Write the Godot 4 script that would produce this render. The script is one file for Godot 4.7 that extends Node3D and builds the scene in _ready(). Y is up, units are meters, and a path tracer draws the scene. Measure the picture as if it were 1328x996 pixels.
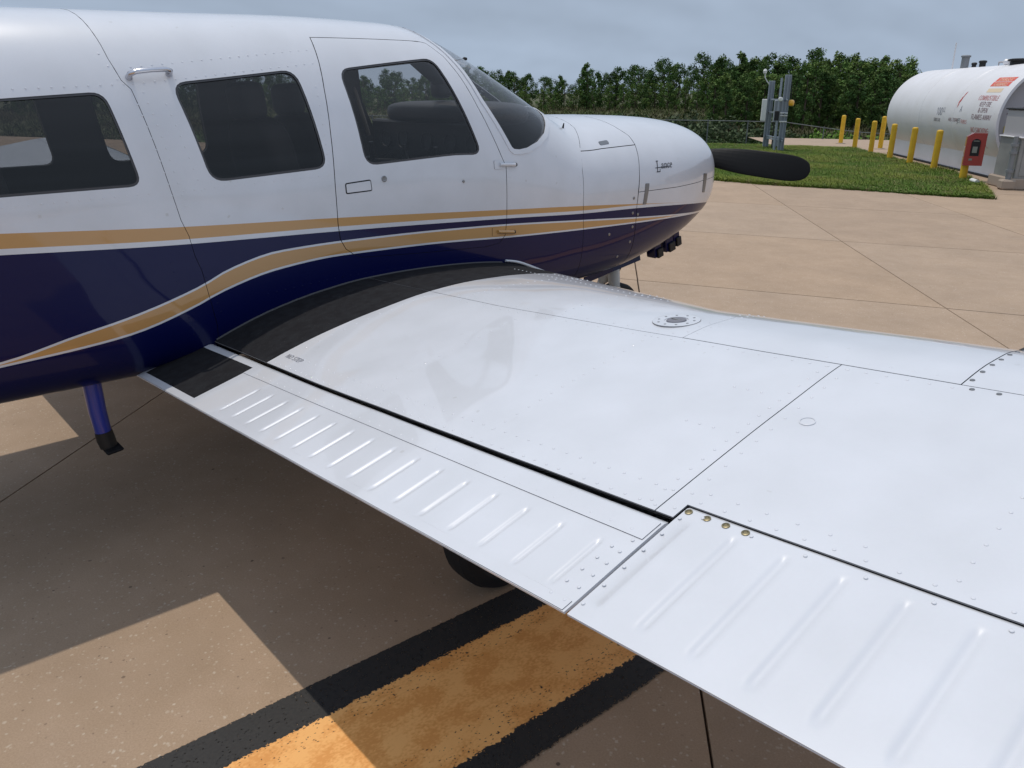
extends Node3D

# Aircraft frame: x forward, y up, z to starboard; the aircraft node sits at y = -0.12 so that its wheels meet y = 0.
const DIHEDRAL := 0.08573
var M := {}
var used := {}
var rng := RandomNumberGenerator.new()

# ------------------------------------------------------------------ small helpers
func numbered(called: String) -> String:
	if not used.has(called):
		used[called] = 0
		return called
	used[called] += 1
	return "%s_%03d" % [called, used[called]]

func tag(o: Node, label: String, category: String, group := "", kind := "") -> void:
	if label: o.set_meta("label", label)
	if category: o.set_meta("category", category)
	if group: o.set_meta("group", group)
	if kind: o.set_meta("kind", kind)

func thing(called: String, at: Vector3, label: String, category: String, group := "", turn := 0.0) -> Node3D:
	var o := Node3D.new()
	o.name = numbered(called)
	o.position = at
	o.rotation.y = turn
	tag(o, label, category, group)
	add_child(o)
	return o

func part(called: String, mesh: Mesh, m: Material, parent: Node) -> MeshInstance3D:
	var o := MeshInstance3D.new()
	o.name = called
	o.mesh = mesh
	if m: o.material_override = m
	parent.add_child(o, true)
	return o

func mat(called: String, c: Color, rough := 0.6, metal := 0.0) -> StandardMaterial3D:
	var m := StandardMaterial3D.new()
	m.resource_name = called
	m.albedo_color = c
	m.roughness = rough
	m.metallic = metal
	M[called] = m
	return m

func start() -> SurfaceTool:
	var st := SurfaceTool.new()
	st.begin(Mesh.PRIMITIVE_TRIANGLES)
	return st

func tri(st: SurfaceTool, a: Vector3, b: Vector3, c: Vector3, na: Vector3, nb: Vector3, nc: Vector3) -> void:
	if (b - a).cross(c - a).dot(na + nb + nc) > 0.0:
		st.set_normal(na); st.add_vertex(a)
		st.set_normal(nc); st.add_vertex(c)
		st.set_normal(nb); st.add_vertex(b)
	else:
		st.set_normal(na); st.add_vertex(a)
		st.set_normal(nb); st.add_vertex(b)
		st.set_normal(nc); st.add_vertex(c)

func quad(st: SurfaceTool, a: Vector3, b: Vector3, c: Vector3, d: Vector3, out := Vector3.ZERO) -> void:
	var n := (c - a).cross(d - b).normalized()
	if out != Vector3.ZERO and n.dot(out) < 0.0: n = -n
	tri(st, a, b, c, n, n, n)
	tri(st, a, c, d, n, n, n)

# a box with chamfered edges, centred at c, axes in basis b
func box(st: SurfaceTool, c: Vector3, size: Vector3, ch := 0.01, b := Basis()) -> void:
	var h := size * 0.5
	ch = minf(ch, minf(h.x, minf(h.y, h.z)) * 0.9)
	for axis in 3:
		var u := (axis + 1) % 3
		var v := (axis + 2) % 3
		for s in [-1.0, 1.0]:
			var q := []
			for k in [[-1, -1], [1, -1], [1, 1], [-1, 1]]:
				var p := Vector3.ZERO
				p[axis] = s * h[axis]
				p[u] = k[0] * (h[u] - ch)
				p[v] = k[1] * (h[v] - ch)
				q.append(c + b * p)
			var o := Vector3.ZERO
			o[axis] = s
			quad(st, q[0], q[1], q[2], q[3], b * o)
		for s in [-1.0, 1.0]:
			for t in [-1.0, 1.0]:
				var q2 := []
				for k in [[0, -1], [0, 1], [1, 1], [1, -1]]:
					var p2 := Vector3.ZERO
					p2[axis] = k[1] * (h[axis] - ch)
					p2[u] = s * (h[u] - (ch if k[0] == 1 else 0.0))
					p2[v] = t * (h[v] - (0.0 if k[0] == 1 else ch))
					q2.append(c + b * p2)
				var o2 := Vector3.ZERO
				o2[u] = s
				o2[v] = t
				quad(st, q2[0], q2[1], q2[2], q2[3], b * o2)
	for sx in [-1.0, 1.0]:
		for sy in [-1.0, 1.0]:
			for sz in [-1.0, 1.0]:
				var s3 := Vector3(sx, sy, sz)
				var n := (b * s3).normalized()
				tri(st, c + b * (s3 * (h - Vector3(0, ch, ch))), c + b * (s3 * (h - Vector3(ch, 0, ch))), c + b * (s3 * (h - Vector3(ch, ch, 0))), n, n, n)

func box_mesh(c: Vector3, size: Vector3, ch := 0.01, b := Basis()) -> ArrayMesh:
	var st := start()
	box(st, c, size, ch, b)
	return st.commit()

# tapered tube through points
func tube(st: SurfaceTool, pts: Array, radii: Array, sides := 8, capped := true) -> void:
	var rings := []
	var norms := []
	for i in pts.size():
		var d: Vector3 = (pts[mini(i + 1, pts.size() - 1)] - pts[maxi(i - 1, 0)]).normalized()
		var a := d.cross(Vector3.UP if absf(d.y) < 0.9 else Vector3.RIGHT).normalized()
		var b := d.cross(a)
		var r := []
		var n := []
		for k in sides:
			var w := TAU * k / sides
			var o := a * cos(w) + b * sin(w)
			r.append(pts[i] + o * radii[i])
			n.append(o)
		rings.append(r)
		norms.append(n)
	for i in pts.size() - 1:
		for k in sides:
			var j := (k + 1) % sides
			tri(st, rings[i][k], rings[i][j], rings[i + 1][j], norms[i][k], norms[i][j], norms[i + 1][j])
			tri(st, rings[i][k], rings[i + 1][j], rings[i + 1][k], norms[i][k], norms[i + 1][j], norms[i + 1][k])
	if capped:
		for e in [0, pts.size() - 1]:
			var d2: Vector3 = (pts[0] - pts[1]).normalized() if e == 0 else (pts[-1] - pts[-2]).normalized()
			for k in range(1, sides - 1):
				tri(st, rings[e][0], rings[e][k], rings[e][k + 1], d2, d2, d2)

func tube_mesh(pts: Array, radii: Array, sides := 8) -> ArrayMesh:
	var st := start()
	tube(st, pts, radii, sides)
	return st.commit()

# solid of revolution; profile of (radius, height) along axis
func lathe(st: SurfaceTool, profile: Array, at: Vector3, axis: Vector3, sides := 32) -> void:
	axis = axis.normalized()
	var a := axis.cross(Vector3.UP if absf(axis.y) < 0.9 else Vector3.RIGHT).normalized()
	var b := axis.cross(a)
	for i in profile.size() - 1:
		var p: Vector2 = profile[i]
		var q: Vector2 = profile[i + 1]
		var d := q - p
		if d.length() < 1e-6: continue
		for k in sides:
			var w0 := TAU * k / sides
			var w1 := TAU * (k + 1) / sides
			var o0 := a * cos(w0) + b * sin(w0)
			var o1 := a * cos(w1) + b * sin(w1)
			var n0 := (o0 * d.y - axis * d.x).normalized()
			var n1 := (o1 * d.y - axis * d.x).normalized()
			var v00 := at + o0 * p.x + axis * p.y
			var v01 := at + o1 * p.x + axis * p.y
			var v10 := at + o0 * q.x + axis * q.y
			var v11 := at + o1 * q.x + axis * q.y
			if p.x > 1e-6: tri(st, v00, v01, v11, n0, n1, n1)
			if q.x > 1e-6: tri(st, v00, v11, v10, n0, n1, n0)

func lathe_mesh(profile: Array, at: Vector3, axis: Vector3, sides := 32) -> ArrayMesh:
	var st := start()
	lathe(st, profile, at, axis, sides)
	return st.commit()

# rounded box or ellipsoid (superellipsoid)
func pillow(st: SurfaceTool, c: Vector3, half: Vector3, e := 0.4, b := Basis(), nu := 24, nv := 14) -> void:
	var f := func(w: float, k: float) -> float: return signf(w) * pow(absf(w), k)
	for i in nv:
		for j in nu:
			var v := []
			var n := []
			for k in [[0, 0], [0, 1], [1, 1], [1, 0]]:
				var la: float = -PI / 2 + PI * (i + k[0]) / nv
				var lo: float = TAU * (j + k[1]) / nu
				v.append(c + b * Vector3(half.x * f.call(cos(la), e) * f.call(cos(lo), e), half.y * f.call(sin(la), e), half.z * f.call(cos(la), e) * f.call(sin(lo), e)))
				n.append((b * Vector3(f.call(cos(la), 2 - e) * f.call(cos(lo), 2 - e) / half.x, f.call(sin(la), 2 - e) / half.y, f.call(cos(la), 2 - e) * f.call(sin(lo), 2 - e) / half.z)).normalized())
			tri(st, v[0], v[1], v[2], n[0], n[1], n[2])
			tri(st, v[0], v[2], v[3], n[0], n[2], n[3])

func pillow_mesh(c: Vector3, half: Vector3, e := 0.4, b := Basis()) -> ArrayMesh:
	var st := start()
	pillow(st, c, half, e, b)
	return st.commit()

# monotone cubic through (x, y) points
func smooth_at(x: float, p: Array) -> float:
	var n := p.size()
	if x <= p[0].x: return p[0].y
	if x >= p[n - 1].x: return p[n - 1].y
	var i := 0
	while x > p[i + 1].x: i += 1
	var h: float = p[i + 1].x - p[i].x
	var d: float = (p[i + 1].y - p[i].y) / h
	var m0 := d
	var m1 := d
	if i > 0:
		var h0: float = p[i].x - p[i - 1].x
		var d0: float = (p[i].y - p[i - 1].y) / h0
		m0 = 0.0 if d0 * d <= 0.0 else (3.0 * (h0 + h)) / ((2 * h + h0) / d0 + (h + 2 * h0) / d)
	if i < n - 2:
		var h1: float = p[i + 2].x - p[i + 1].x
		var d1: float = (p[i + 2].y - p[i + 1].y) / h1
		m1 = 0.0 if d1 * d <= 0.0 else (3.0 * (h1 + h)) / ((2 * h1 + h) / d + (h1 + 2 * h) / d1)
	var t: float = (x - p[i].x) / h
	return (1 + 2 * t) * (1 - t) * (1 - t) * p[i].y + t * (1 - t) * (1 - t) * h * m0 + t * t * (3 - 2 * t) * p[i + 1].y + t * t * (t - 1) * h * m1

func pts(a: Array) -> PackedVector2Array:
	var r := PackedVector2Array()
	for i in range(0, a.size(), 2): r.append(Vector2(a[i], a[i + 1]))
	return r

func grid(a: float, b: float, step: float) -> Array:
	var n := maxi(1, int(ceil((b - a) / step)))
	var r := []
	for i in n + 1: r.append(a + (b - a) * i / n)
	return r

# ------------------------------------------------------------------ curved sheets cut along outlines
# surf maps a point of the sheet's plane to space; facing is any vector on the outer side (or a Callable's sign)
func normal_at(surf: Callable, p: Vector2, side: float) -> Vector3:
	const H := 0.004
	var a: Vector3 = surf.call(p + Vector2(H, 0)) - surf.call(p - Vector2(H, 0))
	var b: Vector3 = surf.call(p + Vector2(0, H)) - surf.call(p - Vector2(0, H))
	return a.cross(b).normalized() * side

func boxed(p: PackedVector2Array) -> Rect2:
	var r := Rect2(p[0], Vector2.ZERO)
	for v in p: r = r.expand(v)
	return r

func fill(st: SurfaceTool, piece: PackedVector2Array, holes: Array, surf: Callable, side: float, gx: Array, gy: Array, off: float) -> void:
	var bb := boxed(piece)
	var hole_boxes := []
	for h in holes: hole_boxes.append(boxed(h))
	for i in gx.size() - 1:
		var x0: float = gx[i]
		var x1: float = gx[i + 1]
		if x1 <= bb.position.x or x0 >= bb.end.x: continue
		var strip := PackedVector2Array([Vector2(x0, bb.position.y - 1), Vector2(x1, bb.position.y - 1), Vector2(x1, bb.end.y + 1), Vector2(x0, bb.end.y + 1)])
		for sp in Geometry2D.intersect_polygons(piece, strip):
			if Geometry2D.is_polygon_clockwise(sp): continue
			var sb := boxed(sp)
			for j in gy.size() - 1:
				var y0: float = gy[j]
				var y1: float = gy[j + 1]
				if y1 <= sb.position.y or y0 >= sb.end.y: continue
				var polys: Array = Geometry2D.intersect_polygons(sp, PackedVector2Array([Vector2(x0, y0), Vector2(x1, y0), Vector2(x1, y1), Vector2(x0, y1)]))
				for k in holes.size():
					if not hole_boxes[k].intersects(Rect2(x0, y0, x1 - x0, y1 - y0)): continue
					var next := []
					for p in polys: next.append_array(Geometry2D.clip_polygons(p, holes[k]))
					polys = next
				for p in polys:
					if p.size() < 3: continue
					var idx := Geometry2D.triangulate_polygon(p)
					if idx.is_empty(): continue
					var v := []
					var n := []
					for c in p:
						var nn := normal_at(surf, c, side)
						n.append(nn)
						v.append(surf.call(c) + nn * off)
					for k in range(0, idx.size(), 3):
						tri(st, v[idx[k]], v[idx[k + 1]], v[idx[k + 2]], n[idx[k]], n[idx[k + 1]], n[idx[k + 2]])

func skirt(st: SurfaceTool, outline: PackedVector2Array, surf: Callable, side: float, off: float, depth: float, step := 0.05) -> void:
	for i in outline.size():
		var a := outline[i]
		var b := outline[(i + 1) % outline.size()]
		var n := maxi(1, int(ceil(a.distance_to(b) / step)))
		for k in n:
			var p := a.lerp(b, float(k) / n)
			var q := a.lerp(b, float(k + 1) / n)
			var np := normal_at(surf, p, side)
			var nq := normal_at(surf, q, side)
			var sp: Vector3 = surf.call(p)
			var sq: Vector3 = surf.call(q)
			quad(st, sp + np * off, sq + nq * off, sq + nq * (off - depth), sp + np * (off - depth))

# layers: [[region or null, material], ...]; holes are cut out with a rim of their own
func panel(called: String, outline: PackedVector2Array, holes: Array, layers: Array, surf: Callable, side: float, gx: Array, gy: Array, parent: Node, off := 0.0, depth := 0.01, rim: Material = null) -> MeshInstance3D:
	if Geometry2D.is_polygon_clockwise(outline): outline.reverse()
	var mesh := ArrayMesh.new()
	for l in layers:
		var st := start()
		for piece in ([outline] if l[0] == null else Geometry2D.intersect_polygons(outline, l[0])):
			if not Geometry2D.is_polygon_clockwise(piece): fill(st, piece, holes, surf, side, gx, gy, off)
		var before := mesh.get_surface_count()
		st.commit(mesh)
		if mesh.get_surface_count() > before: mesh.surface_set_material(before, l[1])
	if depth > 0.0:
		var st2 := start()
		skirt(st2, outline, surf, side, off, depth)
		for h in holes:
			if Geometry2D.is_point_in_polygon(h[0], outline): skirt(st2, h, surf, side, off, depth)
		st2.commit(mesh)
		mesh.surface_set_material(mesh.get_surface_count() - 1, rim if rim else M.seam)
	return part(called, mesh, null, parent)

# ------------------------------------------------------------------ textures
func speckle(size: int, base: Color, tones: Array, fleck: Array, seed_: int, soft := 0.05) -> ImageTexture:
	var noise := FastNoiseLite.new()
	noise.seed = seed_
	noise.noise_type = FastNoiseLite.TYPE_SIMPLEX_SMOOTH
	noise.frequency = 0.012
	noise.fractal_octaves = 5
	var n1 := noise.get_seamless_image(size, size)
	noise.frequency = 0.35
	noise.fractal_octaves = 2
	noise.seed = seed_ + 7
	var n2 := noise.get_seamless_image(size, size)
	var d1 := n1.get_data()
	var d2 := n2.get_data()
	var out := PackedByteArray()
	out.resize(size * size * 3)
	for i in size * size:
		var a := d1[i] / 255.0 - 0.5
		var b := d2[i] / 255.0 - 0.5
		for k in 3:
			out[i * 3 + k] = clampi(int(255.0 * (base[k] + a * tones[0][k] + b * tones[1][k])), 0, 255)
	var im := Image.create_from_data(size, size, false, Image.FORMAT_RGB8, out)
	var r := RandomNumberGenerator.new()
	r.seed = seed_
	for f in fleck:   # [count, smallest, largest, colour, strength]
		for i in f[0]:
			var cx := r.randi() % size
			var cy := r.randi() % size
			var rad := r.randf_range(f[1], f[2])
			var asp := r.randf_range(0.5, 1.0)
			var turn := r.randf() * PI
			var s: float = f[4] * r.randf_range(0.4, 1.0)
			var k := int(ceil(rad))
			for y in range(-k, k + 1):
				for x in range(-k, k + 1):
					var u := x * cos(turn) + y * sin(turn)
					var v := (-x * sin(turn) + y * cos(turn)) / asp
					if u * u + v * v > rad * rad: continue
					var px := posmod(cx + x, size)
					var py := posmod(cy + y, size)
					im.set_pixel(px, py, im.get_pixel(px, py).lerp(f[3], s))
	return ImageTexture.create_from_image(im)

func grey_noise(size: int, frequency: float, octaves: int, lo: float, hi: float, seed_: int) -> ImageTexture:
	var noise := FastNoiseLite.new()
	noise.seed = seed_
	noise.noise_type = FastNoiseLite.TYPE_SIMPLEX_SMOOTH
	noise.frequency = frequency
	noise.fractal_octaves = octaves
	var d := noise.get_seamless_image(size, size).get_data()
	var out := PackedByteArray()
	out.resize(size * size * 3)
	for i in size * size:
		var v := int(255.0 * lerpf(lo, hi, d[i] / 255.0))
		for k in 3: out[i * 3 + k] = v
	return ImageTexture.create_from_image(Image.create_from_data(size, size, false, Image.FORMAT_RGB8, out))

func world_map(m: StandardMaterial3D, t: Texture2D, metres: float) -> void:
	m.albedo_texture = t
	m.uv1_triplanar = true
	m.uv1_world_triplanar = true
	m.uv1_scale = Vector3.ONE / metres

func paint(called: String, c: Color) -> StandardMaterial3D:
	var m := mat(called, c, 0.32)
	m.clearcoat_enabled = true
	m.clearcoat = 0.9
	m.clearcoat_roughness = 0.04
	return m

func leafy(called: String, c: Color) -> void:
	var m := mat(called, c, 0.75)
	m.vertex_color_use_as_albedo = true
	m.backlight_enabled = true
	m.backlight = Color(0.22, 0.28, 0.08)
	m.metallic_specular = 0.3

func make_materials() -> void:
	var wp := paint("white_paint", Color.WHITE)
	wp.albedo_texture = speckle(512, Color(0.822, 0.827, 0.842), [Color(0.045, 0.045, 0.05), Color(0.008, 0.008, 0.008)], [[14, 1.0, 2.5, Color(0.62, 0.60, 0.56), 0.35]], 71)
	wp.uv1_triplanar = true
	wp.uv1_scale = Vector3.ONE / 1.7
	var bp := paint("blue_paint", Color(0.025, 0.055, 0.255))
	bp.clearcoat = 0.4
	bp.metallic_specular = 0.25
	var bs := paint("lit_step_blue", Color(0.12, 0.19, 0.55))  # blue paint made lighter, the lit look of the step is in the colour
	bs.clearcoat = 0.4
	paint("gold_paint", Color(0.74, 0.56, 0.33))
	mat("seam", Color(0.10, 0.10, 0.11), 0.8)
	mat("sealant", Color(0.50, 0.50, 0.51), 0.8)
	mat("rubber", Color(0.26, 0.26, 0.27), 0.55)
	var walk := mat("walkway_grip", Color.WHITE, 0.85)
	world_map(walk, speckle(512, Color(0.135, 0.135, 0.145), [Color(0.05, 0.06, 0.06), Color(0.08, 0.08, 0.08)], [[160, 1.0, 4.0, Color(0.40, 0.39, 0.37), 0.4], [500, 0.6, 1.5, Color(0.1, 0.1, 0.1), 0.6]], 31), 0.35)
	walk.metallic_specular = 0.22
	mat("lining", Color(0.34, 0.32, 0.29), 0.9)
	mat("trim", Color(0.55, 0.50, 0.43), 0.7)
	mat("black_vinyl", Color(0.10, 0.10, 0.105), 0.55)
	mat("seat_cloth", Color(0.21, 0.19, 0.18), 0.8)
	mat("chrome", Color(0.80, 0.80, 0.82), 0.18, 1.0)
	mat("bare_metal", Color(0.55, 0.55, 0.55), 0.42, 0.85)
	mat("brass", Color(0.50, 0.465, 0.36), 0.45, 0.6)
	mat("tyre", Color(0.085, 0.085, 0.09), 0.8)
	mat("prop_black", Color(0.055, 0.055, 0.06), 0.5).metallic_specular = 0.3
	mat("ink", Color(0.09, 0.09, 0.13), 0.6)
	mat("placard", Color(0.45, 0.45, 0.48), 0.6)
	var g := mat("tinted_glass", Color(0.03, 0.034, 0.03, 0.26), 0.03)
	g.transparency = BaseMaterial3D.TRANSPARENCY_ALPHA
	var gd := mat("dark_glass", Color(0.02, 0.022, 0.021, 0.52), 0.03)
	gd.transparency = BaseMaterial3D.TRANSPARENCY_ALPHA
	var gw := mat("windshield_glass", Color(0.10, 0.11, 0.11, 0.20), 0.04)
	gw.transparency = BaseMaterial3D.TRANSPARENCY_ALPHA
	# ground
	var con := mat("concrete", Color.WHITE, 0.88)
	world_map(con, speckle(1024, Color(0.672, 0.582, 0.492), [Color(0.03, 0.03, 0.035), Color(0.09, 0.09, 0.09)], [[5200, 0.8, 2.4, Color(0.82, 0.78, 0.72), 0.6], [1100, 0.7, 1.8, Color(0.40, 0.33, 0.28), 0.5], [30, 1.6, 3.2, Color(0.24, 0.19, 0.16), 0.6]], 5), 2.3)
	con.detail_enabled = true
	con.detail_blend_mode = BaseMaterial3D.BLEND_MODE_MUL
	con.detail_uv_layer = BaseMaterial3D.DETAIL_UV_2
	con.detail_albedo = grey_noise(512, 0.02, 5, 0.925, 1.0, 77)
	con.uv2_triplanar = true
	con.uv2_world_triplanar = true
	con.uv2_scale = Vector3.ONE / 9.0
	for k in 3:
		var v: StandardMaterial3D = con.duplicate()
		v.albedo_color = [Color(1, 1, 1), Color(0.98, 0.975, 0.97), Color(1.0, 0.99, 0.975)][k]
		M["slab_%d" % k] = v
	var joint := mat("joint_filler", Color(0.23, 0.19, 0.165), 0.95)
	joint.metallic_specular = 0.2
	var soil := mat("meadow_ground", Color.WHITE, 0.95)
	world_map(soil, speckle(512, Color(0.29, 0.30, 0.17), [Color(0.24, 0.22, 0.16), Color(0.12, 0.12, 0.08)], [], 15), 14.0)
	var turf := mat("turf", Color.WHITE, 0.95)
	world_map(turf, speckle(512, Color(0.25, 0.35, 0.11), [Color(0.16, 0.14, 0.10), Color(0.14, 0.15, 0.08)], [], 25), 3.0)
	leafy("grass_blade", Color.WHITE)
	leafy("leaf", Color.WHITE)
	mat("bark", Color(0.33, 0.28, 0.23), 0.9)
	# street furniture
	var y := mat("yellow_post", Color.WHITE, 0.5)
	world_map(y, speckle(256, Color(0.86, 0.68, 0.14), [Color(0.10, 0.10, 0.06), Color(0.05, 0.05, 0.03)], [[40, 1.0, 3.0, Color(0.55, 0.38, 0.14), 0.5]], 41), 0.8)
	var tw := mat("tank_white", Color.WHITE, 0.42)
	world_map(tw, speckle(512, Color(0.87, 0.865, 0.87), [Color(0.06, 0.065, 0.08), Color(0.012, 0.012, 0.012)], [[60, 1.0, 3.0, Color(0.62, 0.58, 0.53), 0.4]], 51), 4.0)
	mat("tank_grey", Color(0.66, 0.65, 0.66), 0.5)
	mat("steel_grey", Color(0.52, 0.53, 0.54), 0.5, 0.4)
	var st := mat("stainless", Color.WHITE, 0.5, 0.2)
	world_map(st, speckle(256, Color(0.56, 0.56, 0.55), [Color(0.14, 0.14, 0.13), Color(0.04, 0.04, 0.04)], [], 61), 1.5)
	mat("galvanised", Color(0.60, 0.63, 0.66), 0.45, 0.5)
	mat("cabinet_grey", Color(0.56, 0.58, 0.60), 0.5)
	mat("cabinet_white", Color(0.84, 0.84, 0.82), 0.5)
	mat("black_plastic", Color(0.07, 0.07, 0.075), 0.55)
	var am := mat("amber", Color(0.92, 0.66, 0.08), 0.25)
	am.clearcoat_enabled = true
	var rd := mat("red_paint", Color(0.62, 0.045, 0.06), 0.4)
	rd.clearcoat_enabled = true
	rd.clearcoat_roughness = 0.1
	mat("red_ink", Color(0.72, 0.22, 0.20), 0.6)
	mat("red_panel", Color(0.83, 0.36, 0.30), 0.6)
	mat("maroon_ink", Color(0.40, 0.12, 0.20), 0.6)
	mat("dark_ink", Color(0.16, 0.16, 0.20), 0.6)
	mat("grey_ink", Color(0.50, 0.51, 0.56), 0.6)
	mat("pale_ink", Color(0.86, 0.78, 0.66), 0.6)
	mat("yellow_label", Color(0.80, 0.72, 0.30), 0.6)
	mat("label_paper", Color(0.55, 0.56, 0.52), 0.6)
	mat("fence_wire", Color(0.40, 0.42, 0.42), 0.6, 0.3)
	mat("base_concrete", Color(0.62, 0.56, 0.50), 0.9)
	# worn taxi line
	var line := mat("line_paint", Color.WHITE, 0.7)
	line.albedo_texture = line_texture()
	line.transparency = BaseMaterial3D.TRANSPARENCY_ALPHA_SCISSOR
	line.alpha_scissor_threshold = 0.5

# the yellow line with its two black borders, flecked and worn; v runs across (0 = towards the fuselage), u along
func line_texture() -> ImageTexture:
	var w := 2048
	var h := 640
	var n := FastNoiseLite.new()
	n.seed = 3
	n.frequency = 0.02
	n.fractal_octaves = 4
	var f := FastNoiseLite.new()
	f.seed = 4
	f.frequency = 0.16
	f.fractal_octaves = 3
	var im := Image.create(w, h, false, Image.FORMAT_RGBA8)
	for y in h:
		for x in w:
			var u := TAU * x / w
			var big := n.get_noise_3d(cos(u) * 163.0, sin(u) * 163.0, y * 0.6)
			var fine := f.get_noise_3d(cos(u) * 200.0, sin(u) * 200.0, y * 0.7)
			var v := (y + 0.5) / h * 0.72           # metres across the sheet
			var rough1 := v + 0.004 * fine
			var rough2 := v + 0.013 * fine + 0.006 * big
			var c := Color(0.96, 0.715, 0.43)
			c = c.lerp(Color(0.86, 0.585, 0.30), clampf(0.3 + 1.2 * big + 0.8 * fine, 0.0, 0.85))
			var black := Color(0.125, 0.122, 0.125).lerp(Color(0.17, 0.165, 0.16), clampf(0.5 + fine, 0, 1))
			var a := 1.0
			if rough1 < 0.035: a = 0.0
			elif rough2 < 0.175: c = black
			elif v > 0.30 and rough2 > 0.555 and rough2 < 0.66: c = black
			elif rough2 >= 0.66: a = 0.0
			elif fine > 0.50 and (v < 0.25 or v > 0.45): c = black
			if c == black and fine < -0.47: a = 0.0
			im.set_pixel(x, y, Color(c.r, c.g, c.b, a))
	return ImageTexture.create_from_image(im)

func make_sky() -> PanoramaSkyMaterial:
	var w := 1024
	var h := 512
	var n := FastNoiseLite.new()
	n.seed = 12
	n.frequency = 1.0
	n.fractal_octaves = 5
	var im := Image.create(w, h, false, Image.FORMAT_RGBF)
	for y in h:
		var el := PI / 2 - PI * (y + 0.5) / h
		for x in w:
			var az := TAU * (x + 0.5) / w
			var d := Vector3(cos(el) * sin(az), sin(el), -cos(el) * cos(az))
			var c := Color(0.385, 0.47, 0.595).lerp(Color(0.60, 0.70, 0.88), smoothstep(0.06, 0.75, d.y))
			if d.y > -0.02:
				var p := Vector2(d.x, d.z) / (maxf(d.y, 0.0) + 0.16)
				var cloud := n.get_noise_2d(p.x * 0.5, p.y * 1.3) + 0.35 * n.get_noise_2d(p.x * 1.5 + 9.0, p.y * 5.0)
				c = c.lerp(c * 1.9, clampf(0.22 + 0.20 * cloud, 0.0, 0.85))
			im.set_pixel(x, y, c)
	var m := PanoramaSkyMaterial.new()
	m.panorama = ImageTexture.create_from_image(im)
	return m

# ------------------------------------------------------------------ fuselage shape
var stations := [
	[-4.30, .10, 1.05, 1.45, 1.25, 2.2, 2.4], [-3.0, .33, .86, 1.74, 1.22, 2.5, 3.5], [-2.0, .47, .78, 1.91, 1.22, 2.7, 4.5],
	[-1.0, .545, .755, 2.01, 1.22, 2.8, 5.0], [-0.3, .583, .745, 2.05, 1.22, 2.8, 5.0], [0.4, .610, .745, 2.07, 1.22, 2.8, 5.0],
	[1.0, .620, .745, 2.085, 1.22, 2.8, 5.0], [1.40, .620, .745, 2.08, 1.22, 2.75, 5.0], [1.55, .620, .745, 2.05, 1.22, 2.7, 5.0],
	[1.80, .618, .745, 1.95, 1.22, 2.6, 5.0], [2.05, .612, .745, 1.825, 1.21, 2.55, 4.8], [2.20, .608, .745, 1.745, 1.20, 2.5, 4.6],
	[2.34, .604, .745, 1.672, 1.20, 2.5, 4.5], [2.48, .600, .75, 1.658, 1.20, 2.5, 4.4], [2.75, .590, .765, 1.655, 1.20, 2.5, 4.0],
	[3.10, .565, .815, 1.645, 1.20, 2.5, 3.5], [3.36, .530, .87, 1.63, 1.21, 2.5, 3.1], [3.54, .487, .925, 1.605, 1.23, 2.6, 2.9],
	[3.66, .452, .98, 1.57, 1.25, 2.6, 2.8], [3.73, .41, 1.03, 1.525, 1.26, 2.6, 2.7], [3.77, .355, 1.08, 1.475, 1.26, 2.5, 2.6]]
var curves := []
var section_cache := {}

func section(x: float) -> Array:
	var key := int(round(x * 10000.0))
	if not section_cache.has(key):
		if curves.is_empty():
			for k in 6:
				var c := []
				for s in stations: c.append(Vector2(s[0], s[k + 1]))
				curves.append(c)
		var r := []
		for k in 6: r.append(smooth_at(clampf(x, -4.30, 3.77), curves[k]))
		section_cache[key] = r
	return section_cache[key]

# p = (x, s): s runs from -1 at the keel over 0 at the widest line to 1 at the crown
func fuselage(p: Vector2, side: float) -> Vector3:
	var a := section(p.x)
	var s := clampf(p.y, -1.0, 1.0)
	var n: float = a[4] if s >= 0.0 else a[5]
	var h: float = (a[2] - a[3]) if s >= 0.0 else (a[3] - a[1])
	var w := PI / 2 * pow(absf(s), n / 2.0)
	var wave := 0.0004 * sin(p.x * 13.0 + 2.0 * sin(s * 5.0)) * sin(s * 10.0 + 1.5 * sin(p.x * 5.0)) if p.x < 2.3 else 0.0
	return Vector3(clampf(p.x, -4.30, 3.77), a[3] + signf(s) * h * pow(sin(w), 2.0 / n), side * ((a[0] + wave) * pow(maxf(cos(w), 0.0), 2.0 / n)))

func fus_right(p: Vector2) -> Vector3: return fuselage(p, 1.0)
func fus_left(p: Vector2) -> Vector3: return fuselage(p, -1.0)

func xs(x: float, y: float) -> Vector2:
	var a := section(x)
	if y >= a[2]: return Vector2(x, 1)
	if y <= a[1]: return Vector2(x, -1)
	if y >= a[3]: return Vector2(x, pow(asin(pow((y - a[3]) / (a[2] - a[3]), a[4] / 2.0)) * 2 / PI, 2.0 / a[4]))
	return Vector2(x, -pow(asin(pow((a[3] - y) / (a[3] - a[1]), a[5] / 2.0)) * 2 / PI, 2.0 / a[5]))

func side_poly(a: Array) -> PackedVector2Array:
	var r := PackedVector2Array()
	for i in range(0, a.size(), 2): r.append(xs(a[i], a[i + 1]))
	if Geometry2D.is_polygon_clockwise(r): r.reverse()
	return r

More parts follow.
